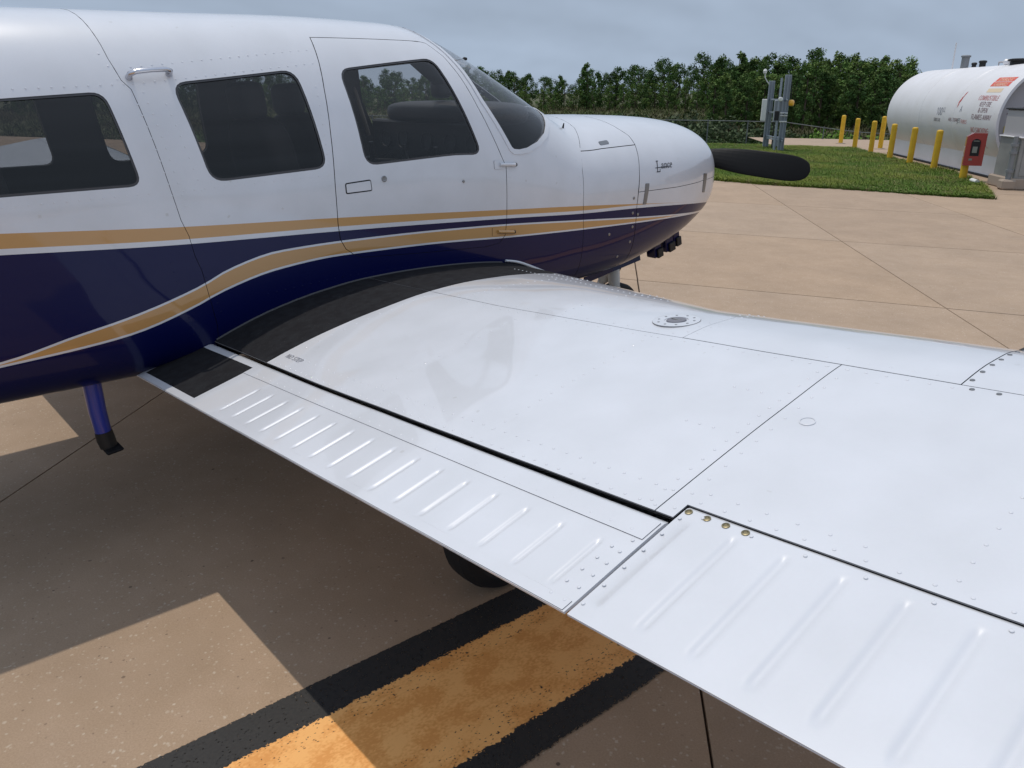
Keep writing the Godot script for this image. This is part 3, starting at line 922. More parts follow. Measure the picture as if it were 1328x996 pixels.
func build_nose(plane: Node3D) -> void:
	# rounded front face with two cooling inlets, spinner and the two blades
	var st := start()
	var n := 40
	for s in [1.0, -1.0]:
		for i in n:
			var a := fuselage(Vector2(3.77, -1.0 + 2.0 * i / n), s)
			var b := fuselage(Vector2(3.77, -1.0 + 2.0 * (i + 1) / n), s)
			var c := Vector3(3.785, 1.28, 0)
			for r in 4:
				var a0 := a.lerp(c, r / 4.0)
				var b0 := b.lerp(c, r / 4.0)
				var a1 := a.lerp(c, (r + 1) / 4.0)
				var b1 := b.lerp(c, (r + 1) / 4.0)
				quad(st, a0, b0, b1, a1, Vector3(1, 0, 0))
	var face := part("nose_face", st.commit(), M.white_paint, plane)
	for z in [-0.21, 0.21]:
		part("air_inlet", pillow_mesh(Vector3(3.775, 1.29, z), Vector3(0.02, 0.08, 0.11), 0.7), M.seam, face)
	var prop := part("spinner", lathe_mesh([Vector2(0.16, 0.0), Vector2(0.165, 0.02), Vector2(0.15, 0.10), Vector2(0.11, 0.20), Vector2(0.06, 0.28), Vector2(0, 0.32)], Vector3(3.79, 1.29, 0), Vector3(1, 0, 0), 40), M.white_paint, plane)
	for side in [1.0, -1.0]:
		var b := start()
		var rings := []
		for i in 29:
			var t := 1.0 - pow(1.0 - i / 28.0, 1.7)
			var r := lerpf(0.10, 1.02, t)
			var chord := smooth_at(t, v2([0, .085, .12, .095, .3, .14, .55, .165, .80, .162, .88, .152, .93, .134, .96, .112, .985, .08, .995, .045, 1.0, .01]))
			var thick := smooth_at(t, v2([0, .06, .15, .045, .5, .02, 1.0, .006]))
			var pitch := lerpf(0.62, 0.22, t)
			var sag: float = 0.095 - 0.055 * t
			var ring := []
			for k in 18:
				var w := TAU * k / 18.0
				var u := chord * 0.5 * cos(w)
				var v := thick * 0.5 * sin(w)
				ring.append(Vector3(3.835 + u * sin(pitch) + v * cos(pitch), 1.29 + sag + side * (u * cos(pitch) - v * sin(pitch)), side * r))
			rings.append(ring)
		for i in 28:
			for k in 18:
				var j := (k + 1) % 18
				quad(b, rings[i][k], rings[i][j], rings[i + 1][j], rings[i + 1][k], rings[i][k] + rings[i][j] - rings[i].reduce(func(x, y): return x + y) / 9.0)
		b.index()
		part("propeller_blade", b.commit(), M.prop_black, prop)
	# scoops and pipes under the cowl
	for s in [[3.30, .29, .80, .045, .05], [3.42, .29, .825, .05, .05], [3.50, .28, .85, .04, .055]]:
		var sc := start()
		box(sc, Vector3(s[0], s[2] + 0.02, s[1]), Vector3(s[3] * 1.6, 0.10, s[4] * 1.5), 0.006, Basis(Vector3(0, 0, 1), 0.25))
		var scoop := part("cowl_scoop", sc.commit(), M.blue_paint, plane)
		part("scoop_mouth", box_mesh(Vector3(s[0] + s[3] * 0.3, s[2] + 0.0, s[1] + 0.02), Vector3(s[3] * 1.2, 0.06, s[4] * 1.3), 0.004, Basis(Vector3(0, 0, 1), 0.25)), M.black_plastic, scoop)

func build_wing(plane: Node3D, side: float) -> void:
	var surf := wing_right if side > 0 else wing_left
	var root := Node3D.new()
	root.name = "right_wing" if side > 0 else "left_wing"
	plane.add_child(root, true)
	var white := [[null, M.white_paint]]
	var gx := grid(0.48, 5.0, 0.07)
	var gy := grid(0.25, 1.85, 0.04)
	var walk := pts([0.3, 0.0, 1.035, 0.0, 1.05, .50, 1.07, 1.15, 1.08, 1.36, 0.86, 1.545, 0.66, 1.60, .3, 1.60])
	var inboard := pts([0.48, .277, 2.700, .277, 2.700, .951, 0.48, .951])
	var rest := func(outline: PackedVector2Array) -> Array:
		var l := [[walk, M.walkway_grip]]
		for p in Geometry2D.clip_polygons(outline, walk): l.append([p, M.white_paint])
		return l
	panel("inboard_skin", inboard, [], rest.call(inboard), surf, side, gx, gy, root, 0.0, 0.003, M.sealant)
	panel("outboard_skin", pts([2.7025, .277, 2.742, .277, 2.742, .320, 5.0, .320, 5.0, .951, 2.7025, .951]), [], white, surf, side, gx, gy, root, 0.0, 0.003, M.sealant)
	var lead := pts([0.48, .9535, 2.2480, .9530, 2.2480, 1.85, 0.48, 1.85])
	panel("leading_edge_skin", lead, [], rest.call(lead), surf, side, gx, gy, root, 0.0, 0.003, M.sealant)
	var tank := panel("fuel_tank_cover", pts([2.25, .9535, 2.957, .9535, 2.957, 1.85, 2.25, 1.85]), [], white, surf, side, gx, gy, root, 0.0004, 0.003, M.sealant)
	panel("outer_leading_edge", pts([2.9595, .9535, 5.0, .9535, 5.0, 1.85, 2.9595, 1.85]), [], white, surf, side, gx, gy, root, 0.0, 0.003, M.sealant)
	panel("wing_structure", pts([0.48, .275, 5.0, .275, 5.0, 1.8, 0.48, 1.8]), [], [[pts([0, 0, 6, 0, 6, .34, 0, .34]), M.seam], [pts([0, .34, 6, .34, 6, 3, 0, 3]), M.sealant]], surf, side, grid(0.48, 5.0, 0.2), grid(.275, 1.8, .06), root, -0.005, 0.0)  # strip behind the flap gap is dark: the shade is in its colour
	var us := start()
	for i in 30:
		for j in 20:
			var z0 := lerpf(0.4, 5.0, i / 30.0)
			var z1 := lerpf(0.4, 5.0, (i + 1) / 30.0)
			var c0 := lerpf(0.30, 1.48, j / 20.0)
			var c1 := lerpf(0.30, 1.48, (j + 1) / 20.0)
			quad(us, wing_under(Vector2(z0, c0), side), wing_under(Vector2(z1, c0), side), wing_under(Vector2(z1, c1), side), wing_under(Vector2(z0, c1), side), Vector3.DOWN)
	part("lower_skin", us.commit(), M.white_paint, root)
	# closing rib and a rounded tip beyond the photograph's edge
	var tip := start()
	for i in 8:
		for j in 36:
			var v := []
			for k in [[0, 0], [1, 0], [1, 1], [0, 1]]:
				var t: float = (i + k[0]) / 8.0
				var w: float = (j + k[1]) / 36.0
				var p: Vector3 = surf.call(Vector2(5.0, 1.85 * w))
				var under := wing_under(Vector2(5.0, clampf(p.x, 0, 1.48)), side)
				var m := (p + under) * 0.5
				v.append(m + (p - m) * cos(t * PI / 2) + Vector3(0, 0, side * 0.16 * sin(t * PI / 2)))
			quad(tip, v[0], v[1], v[2], v[3], Vector3(0, 1, side))
	part("wing_tip", tip.commit(), M.white_paint, root)
	# flap and aileron with their stamped beads
	bead_at = []
	for k in 16: bead_at.append(1.221 + 0.0966 * k)
	bead_to = 0.172
	bead_half = 0.0078
	bead_deep = 0.0034
	control_surface("flap", 0.512, 2.7405, 0.255, side, 1.02, root)
	bead_at = []
	for k in 19: bead_at.append(2.772 + 0.0955 * k)
	bead_to = 0.290
	bead_half = 0.0110
	bead_deep = 0.0038
	var ail := control_surface("aileron", 2.7475, 4.60, 0.311, side, 0.0, root)
	bead_at = []
	# the flap's lapped top strip and trailing strip
	var nf := wing_right if side > 0 else wing_left
	panel("flap_top_strip", pts([1.023, .200, 2.735, .200, 2.735, .252, 1.023, .252]), [], white, nf, side, grid(0.5, 2.8, 0.1), grid(.2, .26, .02), root, 0.0006, 0.002, M.placard)
	panel("flap_trailing_strip", pts([0.53, .001, 2.735, .001, 2.735, .024, 0.53, .024]), [], white, nf, side, grid(0.5, 2.8, 0.1), grid(0, .026, .008), root, 0.0004, 0.0016, M.placard)
	panel("outer_trailing_skin", pts([4.605, 0, 5.0, 0, 5.0, .318, 4.605, .318]), [], white, surf, side, grid(4.6, 5.0, 0.1), grid(0, .32, .04), root)
	if side < 0: return
	for k in 4:
		var p := Vector2(2.757 + 0.0392 * k, .3035)
		var nn := normal_at(surf, p, side)
		part("hinge_bolt", lathe_mesh([Vector2(0.0075, -0.002), Vector2(0.0075, 0.0018), Vector2(0.005, 0.0026), Vector2(0.0036, 0.001), Vector2(0, 0.001)], surf.call(p) - Vector3(0, 0.0015, 0), nn, 16), M.brass, ail)
	# filler cap in its screwed plate
	var cp := Vector2(2.135, 1.075)
	var cn := normal_at(surf, cp, side)
	var co: Vector3 = surf.call(cp)
	var plate := part("filler_plate", lathe_mesh([Vector2(0.070, -0.006), Vector2(0.070, 0.0014), Vector2(0.0675, 0.0018), Vector2(0.036, 0.002), Vector2(0.036, -0.004)], co, cn, 48), M.white_paint, root)
	part("plate_seam", lathe_mesh([Vector2(0.0708, -0.004), Vector2(0.0708, 0.0004), Vector2(0.070, 0.0004)], co, cn, 48), M.sealant, plate)
	part("fuel_cap", lathe_mesh([Vector2(0.036, -0.004), Vector2(0.031, -0.002), Vector2(0.028, 0.003), Vector2(0.024, 0.004), Vector2(0, 0.004)], co, cn, 36), M.placard, plate)
	part("cap_tab", box_mesh(co + cn * 0.005, Vector3(0.008, 0.003, 0.034), 0.0015), M.bare_metal, plate)
	var ca := cn.cross(Vector3(0, 0, 1)).normalized()
	var cb := cn.cross(ca)
	for k in 10:
		var w := TAU * k / 10.0
		part("screw", lathe_mesh([Vector2(0.0042, 0.0005), Vector2(0.0036, 0.0026), Vector2(0, 0.003)], co + ca * cos(w) * 0.054 + cb * sin(w) * 0.054, cn, 10), M.bare_metal, plate)
	var ip := Vector2(2.775, .673)
	part("inspection_plug", lathe_mesh([Vector2(0.0165, -0.001), Vector2(0.0165, 0.0016), Vector2(0.0145, 0.0022), Vector2(0.0138, 0.0008), Vector2(0, 0.0012)], surf.call(ip), normal_at(surf, ip, side), 24), M.white_paint, root)
	for k in 6:
		var sp := Vector2(2.985 + 0.05 * k, .937)
		part("screw", lathe_mesh([Vector2(0.0058, -0.001), Vector2(0.005, 0.0016), Vector2(0, 0.002)], surf.call(sp), normal_at(surf, sp, side), 10), M.bare_metal, tank)
	for k in 7:
		var sp2 := Vector2(2.968, .985 + 0.055 * k)
		part("screw", lathe_mesh([Vector2(0.0058, -0.001), Vector2(0.005, 0.0016), Vector2(0, 0.002)], surf.call(sp2), normal_at(surf, sp2, side), 10), M.bare_metal, tank)
	# white lip where the root meets the fuselage ahead of the walkway
	var meet := func(q: float) -> Vector3:
		for k in 60:
			var w: Vector3 = surf.call(Vector2(0.46 + k * 0.003, q))
			if w.z >= fus_right(xs(w.x, w.y)).z: return w
		return surf.call(Vector2(0.64, q))
	var lip := []
	var lr := []
	for q in grid(1.37, 1.66, 0.02):
		lip.append(meet.call(q) + Vector3(0.004, 0.010, 0.008))
		lr.append(lerpf(0.006, 0.014, (q - 1.37) / 0.29))
	part("root_lip", tube_mesh(lip, lr, 8), M.white_paint, root)
	var seal := []
	var sr := []
	for q in grid(0.285, 1.36, 0.03):
		seal.append(meet.call(q) + Vector3(0, 0.001, 0.002))
		sr.append(0.005)
	part("root_seal", tube_mesh(seal, sr, 6), M.rubber, root)
	# NO STEP placard by the walkway
	var step_at := func(q: Vector2) -> Array:
		var p := Vector2(1.135 + q.x, .335 + q.y)
		return [surf.call(p), normal_at(surf, p, side)]
	lettering("placard", "NO STEP", 0.020, step_at, M.placard, root)
	# rows of rivets
	var rv := []
	for a in [[1.08, .291, 2.69, .291, .036], [1.1, .345, 2.69, .345, .04], [2.16, .34, 2.16, .93, .04], [2.675, .30, 2.675, .93, .04], [2.728, .30, 2.728, .93, .05], [3.19, .36, 3.19, .93, .045],
		[3.62, .36, 3.62, .93, .045], [2.76, .335, 4.9, .335, .05], [2.76, .365, 3.05, .365, .05], [1.1, .930, 2.95, .930, .045], [1.1, .975, 2.2, .975, .055], [1.64, .36, 1.64, .93, .05], [1.1, .40, 1.1, .9, .05],
		[1.27, 1.0, 1.27, 1.6, .030], [0.9, 1.30, 1.9, 1.30, .034], [1.1, 1.36, 1.3, 1.36, .03], [1.75, 1.0, 1.75, 1.6, .04], [2.232, 1.0, 2.232, 1.62, .05], [2.264, 1.0, 2.264, 1.62, .03], [2.6, .98, 2.9, .98, .05], [2.55, .57, 2.62, .57, .03], [2.55, .75, 2.62, .75, .03]]:
		rivet_line(rv, surf, side, Vector2(a[0], a[1]), Vector2(a[2], a[3]), a[4])
	for a in [[1.1, .214, 2.70, .214, .05], [2.722, .02, 2.722, .19, .03], [2.69, .02, 2.70, .16, .03]]:
		rivet_line(rv, surf, side, Vector2(a[0], a[1]), Vector2(a[2], a[3]), a[4])
	for a in [[2.7545, .03, 2.7545, .28, .045], [2.79, .300, 4.55, .300, .0955]]:
		rivet_line(rv, surf, side, Vector2(a[0], a[1]), Vector2(a[2], a[3]), a[4])
	rivet_part("rivets", rv, 0.0036, 0.0014, M.white_paint, root)

func wheel(parent: Node, at: Vector3, radius: float, wide: float) -> void:
	var h := wide * 0.5
	var t := part("tyre", lathe_mesh([Vector2(radius * 0.5, -h * 0.8), Vector2(radius * 0.75, -h), Vector2(radius * 0.93, -h * 0.85), Vector2(radius * 0.99, -h * 0.5), Vector2(radius, 0), Vector2(radius * 0.99, h * 0.5), Vector2(radius * 0.93, h * 0.85), Vector2(radius * 0.75, h), Vector2(radius * 0.5, h * 0.8)], at, Vector3(0, 0, 1), 44), M.tyre, parent)
	part("wheel_rim", lathe_mesh([Vector2(0, -h * 0.5), Vector2(radius * 0.3, -h * 0.55), Vector2(radius * 0.52, -h * 0.85), Vector2(radius * 0.52, h * 0.85), Vector2(radius * 0.3, h * 0.55), Vector2(0, h * 0.5)], at, Vector3(0, 0, 1), 32), M.bare_metal, t)

func build_gear(plane: Node3D) -> void:
	for s in [1.0, -1.0]:
		var leg := Node3D.new()
		leg.name = "main_gear"
		plane.add_child(leg, true)
		wheel(leg, Vector3(.80, .12 + .215, s * 1.64), .215, .16)
		part("oleo_strut", tube_mesh([Vector3(.74, .90, s * 1.42), Vector3(.72, .60, s * 1.42), Vector3(.71, .60, s * 1.42), Vector3(.74, .335, s * 1.42), Vector3(.80, .335, s * 1.64)], [.04, .04, .026, .026, .022], 12), M.bare_metal, leg)
		part("gear_door", box_mesh(Vector3(.74, .68, s * 1.30), Vector3(.20, .42, .012), .004, Basis(Vector3(1, 0, 0), s * 0.1)), M.white_paint, leg)
	var nose := Node3D.new()
	nose.name = "nose_gear"
	plane.add_child(nose, true)
	wheel(nose, Vector3(3.27, .12 + .215, 0), .215, .14)
	part("fork", tube_mesh([Vector3(3.24, .66, 0), Vector3(3.20, .58, .05), Vector3(3.19, .50, .10), Vector3(3.28, .315, .10)], [.045, .042, .03, .022], 10), M.cabinet_white, nose)
	part("fork", tube_mesh([Vector3(3.24, .66, 0), Vector3(3.20, .58, -.05), Vector3(3.19, .50, -.10), Vector3(3.28, .315, -.10)], [.045, .042, .03, .022], 10), M.cabinet_white, nose)
	part("oleo_strut", tube_mesh([Vector3(3.16, .95, 0), Vector3(3.22, .70, 0), Vector3(3.24, .62, 0)], [.045, .045, .035], 14), M.cabinet_white, nose)
	part("scissor_link", tube_mesh([Vector3(3.27, .74, 0), Vector3(3.35, .68, 0), Vector3(3.28, .60, 0)], [.012, .012, .012], 8), M.bare_metal, nose)
	part("shimmy_damper", tube_mesh([Vector3(3.26, .70, -.06), Vector3(3.26, .70, .10)], [.018, .018], 10), M.black_plastic, nose)
	# two long doors hanging beside the nose leg
	for s in [1.0, -1.0]:
		var d := start()
		var a := [Vector3(2.74, .83, s * .19), Vector3(2.74, .66, s * .21), Vector3(3.0, .70, s * .21), Vector3(3.27, .738, s * .21), Vector3(3.27, .84, s * .19), Vector3(3.0, .83, s * .19)]
		for q in [[0, 1, 2, 5], [5, 2, 3, 4]]:
			quad(d, a[q[0]], a[q[1]], a[q[2]], a[q[3]], Vector3(0, 0, 1))
			var o := Vector3(0, 0, -0.008)
			quad(d, a[q[0]] + o, a[q[1]] + o, a[q[2]] + o, a[q[3]] + o, Vector3(0, 0, -1))
		for k in [[0, 1], [1, 2], [2, 3], [3, 4]]:
			var o2 := Vector3(0, 0, -0.008)
			quad(d, a[k[0]], a[k[1]], a[k[1]] + o2, a[k[0]] + o2)
		part("nose_gear_door", d.commit(), M.blue_paint, nose)
	# boarding step behind the wing
	var step := part("boarding_step", tube_mesh([Vector3(-.135, .79, .42), Vector3(-.135, .66, .425), Vector3(-.13, .575, .43)], [.033, .031, .029], 14), M.lit_step_blue, plane)
	part("step_sleeve", tube_mesh([Vector3(-.13, .578, .43), Vector3(-.127, .545, .432), Vector3(-.122, .515, .435)], [.031, .033, .031], 14), M.black_plastic, step)
	part("step_pad", box_mesh(Vector3(-.115, .51, .452), Vector3(.062, .012, .085), .005, Basis(Vector3(0, 0, 1), 0.1)), M.walkway_grip, step)

func build_tail(plane: Node3D) -> void:
	var fin := start()
	var a := [Vector3(-3.0, 1.70, 0), Vector3(-3.75, 2.60, 0), Vector3(-4.30, 2.62, 0), Vector3(-4.35, 1.35, 0)]
	for s in [1.0, -1.0]:
		for i in 10:
			for j in 8:
				var v := []
				for k in [[0, 0], [1, 0], [1, 1], [0, 1]]:
					var t: float = (i + k[0]) / 10.0
					var w: float = (j + k[1]) / 8.0
					var p: Vector3 = a[0].lerp(a[1], w).lerp(a[3].lerp(a[2], w), t)
					p.z = s * 0.05 * sqrt(t) * (1.0 - t) * 2.2 * (1.0 - 0.4 * w)
					v.append(p)
				quad(fin, v[0], v[1], v[2], v[3], Vector3(0, 0, s))
	part("tail_fin", fin.commit(), M.white_paint, plane)
	for s in [1.0, -1.0]:
		var sb := start()
		for face in [1.0, -1.0]:
			for i in 10:
				for j in 8:
					var v := []
					for k in [[0, 0], [1, 0], [1, 1], [0, 1]]:
						var t: float = (i + k[0]) / 10.0
						var w: float = (j + k[1]) / 8.0
						v.append(Vector3(lerpf(-3.55, -4.30, t), 1.30 + face * 0.04 * sqrt(t) * (1.0 - t) * 2.2, s * lerpf(0.08, 1.95, w)))
					quad(sb, v[0], v[1], v[2], v[3], Vector3(0, face, 0))
		part("stabilator", sb.commit(), M.white_paint, plane)
	# added unseen cargo door on the far side, there to shade the ground
	var door := start()
	for i in 12:
		for j in 6:
			var v := []
			for k in [[0, 0], [1, 0], [1, 1], [0, 1]]:
				var w: float = (j + k[1]) / 6.0
				v.append(Vector3(lerpf(-1.05, .04, (i + k[0]) / 12.0), 1.925 - 0.05 * w + 0.05 * sin(w * PI), -lerpf(.42, 1.29, w)))
			quad(door, v[0], v[1], v[2], v[3], Vector3.UP)
			var o := Vector3(0, -0.03, 0)
			quad(door, v[0] + o, v[1] + o, v[2] + o, v[3] + o, Vector3.DOWN)
	var cd := part("added_shade_door", door.commit(), M.white_paint, plane)
	for x in [-.98]:
		part("shade_door_strut", tube_mesh([Vector3(x, 1.55, -.55), Vector3(x, 1.88, -1.0)], [.010, .008], 8), M.bare_metal, cd)  # prop of the added door

# ------------------------------------------------------------------ ground
const JA := Vector2(-.7455, .6665)      # direction of one family of joints (x, z)
const JB := Vector2(.423, .906)       # and of the other

func crossing(a: float, b: float) -> Vector2:
	# point with offset a across JA and offset b across JB
	var na := Vector2(.6665, .7455)
	var nb := Vector2(.906, -.423)
	var det := na.x * nb.y - na.y * nb.x
	return Vector2((a * nb.y - b * na.y) / det, (na.x * b - nb.x * a) / det)

func build_apron() -> void:
	var apron := Node3D.new()
	apron.name = "apron"
	apron.set_meta("kind", "structure")
	apron.set_meta("label", "tan concrete apron of large slabs with dark joints under the aircraft")
	add_child(apron)
	var la := [-19.6, -17.2, -14.8, -12.4, -10.0, -7.6, -5.2, -2.85, -.46, 2.425, 4.90, 7.25, 9.6, 11.8, 14.2, 16.6]
	var lb := [-16.0, -13.0, -10.0, -7.0, -4.0, 1.98, 4.94, 7.9, 10.9, 13.9, 16.9, 19.9]
	for i in la.size() - 1:
		for j in lb.size() - 1:
			var c := [crossing(la[i], lb[j]), crossing(la[i + 1], lb[j]), crossing(la[i + 1], lb[j + 1]), crossing(la[i], lb[j + 1])]
			var m: Vector2 = (c[0] + c[1] + c[2] + c[3]) * 0.25
			var st := start()
			var top := []
			var low := []
			var drop := rng.randf_range(0.0, 0.0015)
			for k in 4:
				var d: Vector2 = c[k] - m
				var e := d * (1.0 - 0.011 / d.length())
				top.append(Vector3(m.x + e.x, -drop, m.y + e.y))
				e = d * (1.0 - 0.007 / d.length())
				low.append(Vector3(m.x + e.x, -0.010, m.y + e.y))
			quad(st, top[0], top[1], top[2], top[3], Vector3.UP)
			for k in 4:
				var n := (k + 1) % 4
				quad(st, top[k], top[n], low[n], low[k], (top[k] + top[n]) * 0.5 - Vector3(m.x, 0, m.y))
			part("slab", st.commit(), M["slab_%d" % (rng.randi() % 3)], apron)
	var st2 := start()
	var f := [crossing(la[0] + .3, lb[0] + .3), crossing(la[-1] - .3, lb[0] + .3), crossing(la[-1] - .3, lb[-1] - .3), crossing(la[0] + .3, lb[-1] - .3)]
	quad(st2, Vector3(f[0].x, -.009, f[0].y), Vector3(f[1].x, -.009, f[1].y), Vector3(f[2].x, -.009, f[2].y), Vector3(f[3].x, -.009, f[3].y), Vector3.UP)
	part("joint_filler", st2.commit(), M.joint_filler, apron)
	# plain concrete beyond the slabs one can tell apart
	var st3 := start()
	var a0 := -80.0
	var a1 := 60.0
	var b0 := -60.0
	for r in [[a0, la[0], b0, lb[-1]], [la[-1], a1, b0, 36.0], [la[0], la[-1], b0, lb[0]], [7.6, la[-1], lb[-1], 31.0]]:
		var q := [crossing(r[0], r[2]), crossing(r[1], r[2]), crossing(r[1], r[3]), crossing(r[0], r[3])]
		quad(st3, Vector3(q[0].x, -.004, q[0].y), Vector3(q[1].x, -.004, q[1].y), Vector3(q[2].x, -.004, q[2].y), Vector3(q[3].x, -.004, q[3].y), Vector3.UP)
	part("outer_concrete", st3.commit(), M.concrete, apron)
	# taxi line
	var st4 := start()
	var n2 := 30
	for i in n2:
		var v := []
		for k in [[0, 0], [1, 0], [1, 1], [0, 1]]:
			var x := lerpf(-9.0, 9.0, float(i + k[0]) / n2)
			v.append([Vector3(x, 0.004, (1.650 + 0.056 * x) + k[1] * (0.72 - 0.03 * x * 0.4)), Vector2((x + 9.0) / 3.0, k[1])])
		for t in [[0, 1, 2], [0, 2, 3]]:
			for k in t:
				st4.set_normal(Vector3.UP)
				st4.set_uv(v[k][1])
				st4.add_vertex(v[k][0])
	st4.generate_normals()
	var line := part("taxi_line", st4.commit(), M.line_paint, apron)
	line.set_meta("label", "worn yellow taxi line with black borders under the wing")

# height of the land around the apron
func land(x: float, z: float) -> float:
	var d := Vector2(x + 0.77, z - 3.48).length()
	var fall := smoothstep(27.0, 35.0, d) * 1.35
	var edge := smoothstep(0.0, 3.5, verge_depth(x, z))
	return -0.03 + edge * 0.05 - fall + 0.25 * smoothstep(60.0, 200.0, d)

# how far a point lies inside the grass, across its front edge and its edge along the tank's path
func verge_depth(x: float, z: float) -> float:
	var front := (x - (13.92 if z > -1.1 else smooth_at(z, v2([-60, 3.0, -45, 5.5, -26, 9.6, -14, 12.0, -5.87, 12.92, -4.65, 13.04, -3.32, 13.42, -2.06, 13.66, -1.12, 13.92])))) * 0.97
	var back := (smooth_at(x, v2([13.92, -1.12, 15.87, -1.97, 17.89, -3.13, 19.1, -4.27, 21.43, -6.22, 24.61, -8.88, 27.67, -11.28, 33.0, -15.6, 60, -37])) - z) * 0.8
	return minf(front, back)

func build_land() -> void:
	var st := start()
	var rr := [0.0]
	var r := 9.0
	while r < 1600.0:
		rr.append(r)
		r *= 1.09
	var n := 96
	for i in rr.size() - 1:
		for j in n:
			var v := []
			for k in [[0, 0], [1, 0], [1, 1], [0, 1]]:
				var w: float = TAU * (j + k[1]) / n
				var x: float = rr[i + k[0]] * cos(w)
				var z: float = rr[i + k[0]] * sin(w)
				var d := Vector2(x + 0.77, z - 3.48).length()
				v.append(Vector3(x, -0.06 - smoothstep(28.0, 36.0, d) * 1.35 * smoothstep(14.0, 30.0, x - z * 0.3) + 0.25 * smoothstep(60.0, 200.0, d), z))
			quad(st, v[0], v[1], v[2], v[3], Vector3.UP)
	st.index()
	var o := part("meadow", st.commit(), M.meadow_ground, self)
	o.set_meta("kind", "structure")
	o.set_meta("label", "rough brownish green meadow falling away beyond the fence to the trees")
	# mown verge: a cut sheet of turf that rises from the concrete
	var s2 := start()
	var gx := grid(3.0, 34.0, 0.5)
	var gz := grid(-60.0, -1.1, 0.5)
	for i in gx.size() - 1:
		for j in gz.size() - 1:
			var c := [Vector2(gx[i], gz[j]), Vector2(gx[i + 1], gz[j]), Vector2(gx[i + 1], gz[j + 1]), Vector2(gx[i], gz[j + 1])]
			var poly := PackedVector2Array()
			for k in 4:
				var da := verge_depth(c[k].x, c[k].y)
				var db := verge_depth(c[(k + 1) % 4].x, c[(k + 1) % 4].y)
				if da >= 0: poly.append(c[k])
				if (da >= 0) != (db >= 0): poly.append(c[k].lerp(c[(k + 1) % 4], da / (da - db)))
			for k in range(1, poly.size() - 1):
				var p := []
				for q in [0, k, k + 1]: p.append(Vector3(poly[q].x, land(poly[q].x, poly[q].y) + 0.035, poly[q].y))
				tri(s2, p[0], p[1], p[2], Vector3.UP, Vector3.UP, Vector3.UP)
	var g := part("grass_verge", s2.commit(), M.turf, self)
	g.set_meta("kind", "structure")
	g.set_meta("label", "green grass bank between the apron and the fence")
	# blades
	var b := start()
	for k in 7:
		var w := TAU * k / 7.0 + 0.3
		var lean := Vector3(cos(w), 0, sin(w)) * (0.35 + 0.25 * (k % 3))
		var base := Vector3(cos(w * 2.0), 0, sin(w * 2.0)) * 0.25
		var across := Vector3(-sin(w), 0, cos(w)) * 0.05
		var high := 0.75 + 0.25 * ((k * 5) % 3) / 2.0
		var tip := base + lean + Vector3(0, high, 0)
		var mid := base + lean * 0.35 + Vector3(0, high * 0.6, 0)
		var nn := Vector3(lean.x, 0.9, lean.z).normalized()
		tri(b, base - across, base + across, mid + across * 0.8, nn, nn, nn)
		tri(b, base - across, mid + across * 0.8, mid - across * 0.8, nn, nn, nn)
		tri(b, mid - across * 0.8, mid + across * 0.8, tip, nn, nn, nn)
	var mesh := b.commit()
	var spots := []
	while spots.size() < 140000:
		var d := 13.0 + 20.0 * pow(rng.randf(), 1.15)
		var w2 := rng.randf_range(-1.15, -0.05)
		var x := -0.77 + d * cos(w2)
		var z := 3.48 + d * sin(w2)
		var e := verge_depth(x, z)
		if e > -0.05 and (e > 0.05 or rng.randf() < 0.6): spots.append(Vector2(x, z))
	var mm := MultiMesh.new()
	mm.transform_format = MultiMesh.TRANSFORM_3D
	mm.use_colors = true
	mm.mesh = mesh
	mm.instance_count = spots.size()
	var patch := FastNoiseLite.new()
	patch.seed = 8
	patch.frequency = 0.35
	patch.fractal_octaves = 3
	for i in spots.size():
		var p: Vector2 = spots[i]
		var t := patch.get_noise_2d(p.x, p.y)
		var ragged := 1.0 + maxf(0.0, 0.9 - verge_depth(p.x, p.y)) * 0.25 * float(p.x > 15.5)
		var high := (0.05 + 0.04 * rng.randf() + 0.035 * t) * ragged
		var wide := rng.randf_range(0.08, 0.13)
		mm.set_instance_transform(i, Transform3D(Basis(Vector3.UP, rng.randf() * TAU).scaled(Vector3(wide, high, wide)), Vector3(p.x, land(p.x, p.y) + 0.02, p.y)))
		var c := Color(0.10, 0.18, 0.022).lerp(Color(0.20, 0.25, 0.04), clampf(0.45 + 2.2 * t + rng.randf_range(-0.3, 0.3), 0, 1))
		if rng.randf() < 0.05 + 0.25 * maxf(0.0, patch.get_noise_2d(p.x * 0.3 + 50.0, p.y * 0.3)): c = Color(0.26, 0.23, 0.10)
		if rng.randf() < 0.05: c = Color(0.05, 0.10, 0.02)
		mm.set_instance_color(i, c)
	var o2 := MultiMeshInstance3D.new()
	o2.name = "grass"
	o2.multimesh = mm
	o2.material_override = M.grass_blade
	add_child(o2)
	tag(o2, "short green grass covering the bank beside the apron", "grass", "", "stuff")
	# tall weeds of the meadow
	var mm2 := MultiMesh.new()
	mm2.transform_format = MultiMesh.TRANSFORM_3D
	mm2.use_colors = true
	mm2.mesh = mesh
	mm2.instance_count = 16000
	for i in 16000:
		var d2 := 33.0 + 130.0 * pow(rng.randf(), 1.6)
		var w3 := rng.randf_range(-1.45, 0.02)
		var x2 := -0.77 + d2 * cos(w3)
		var z2 := 3.48 + d2 * sin(w3)
		var s3 := rng.randf_range(0.6, 1.1) * (0.7 + d2 / 160.0)
		mm2.set_instance_transform(i, Transform3D(Basis(Vector3.UP, rng.randf() * TAU).scaled(Vector3(s3 * 0.55, s3 * rng.randf_range(0.45, 0.8), s3 * 0.55)), Vector3(x2, -1.45 + 0.25 * smoothstep(60.0, 200.0, d2), z2)))
		var t2 := patch.get_noise_2d(x2 * 0.12, z2 * 0.12)
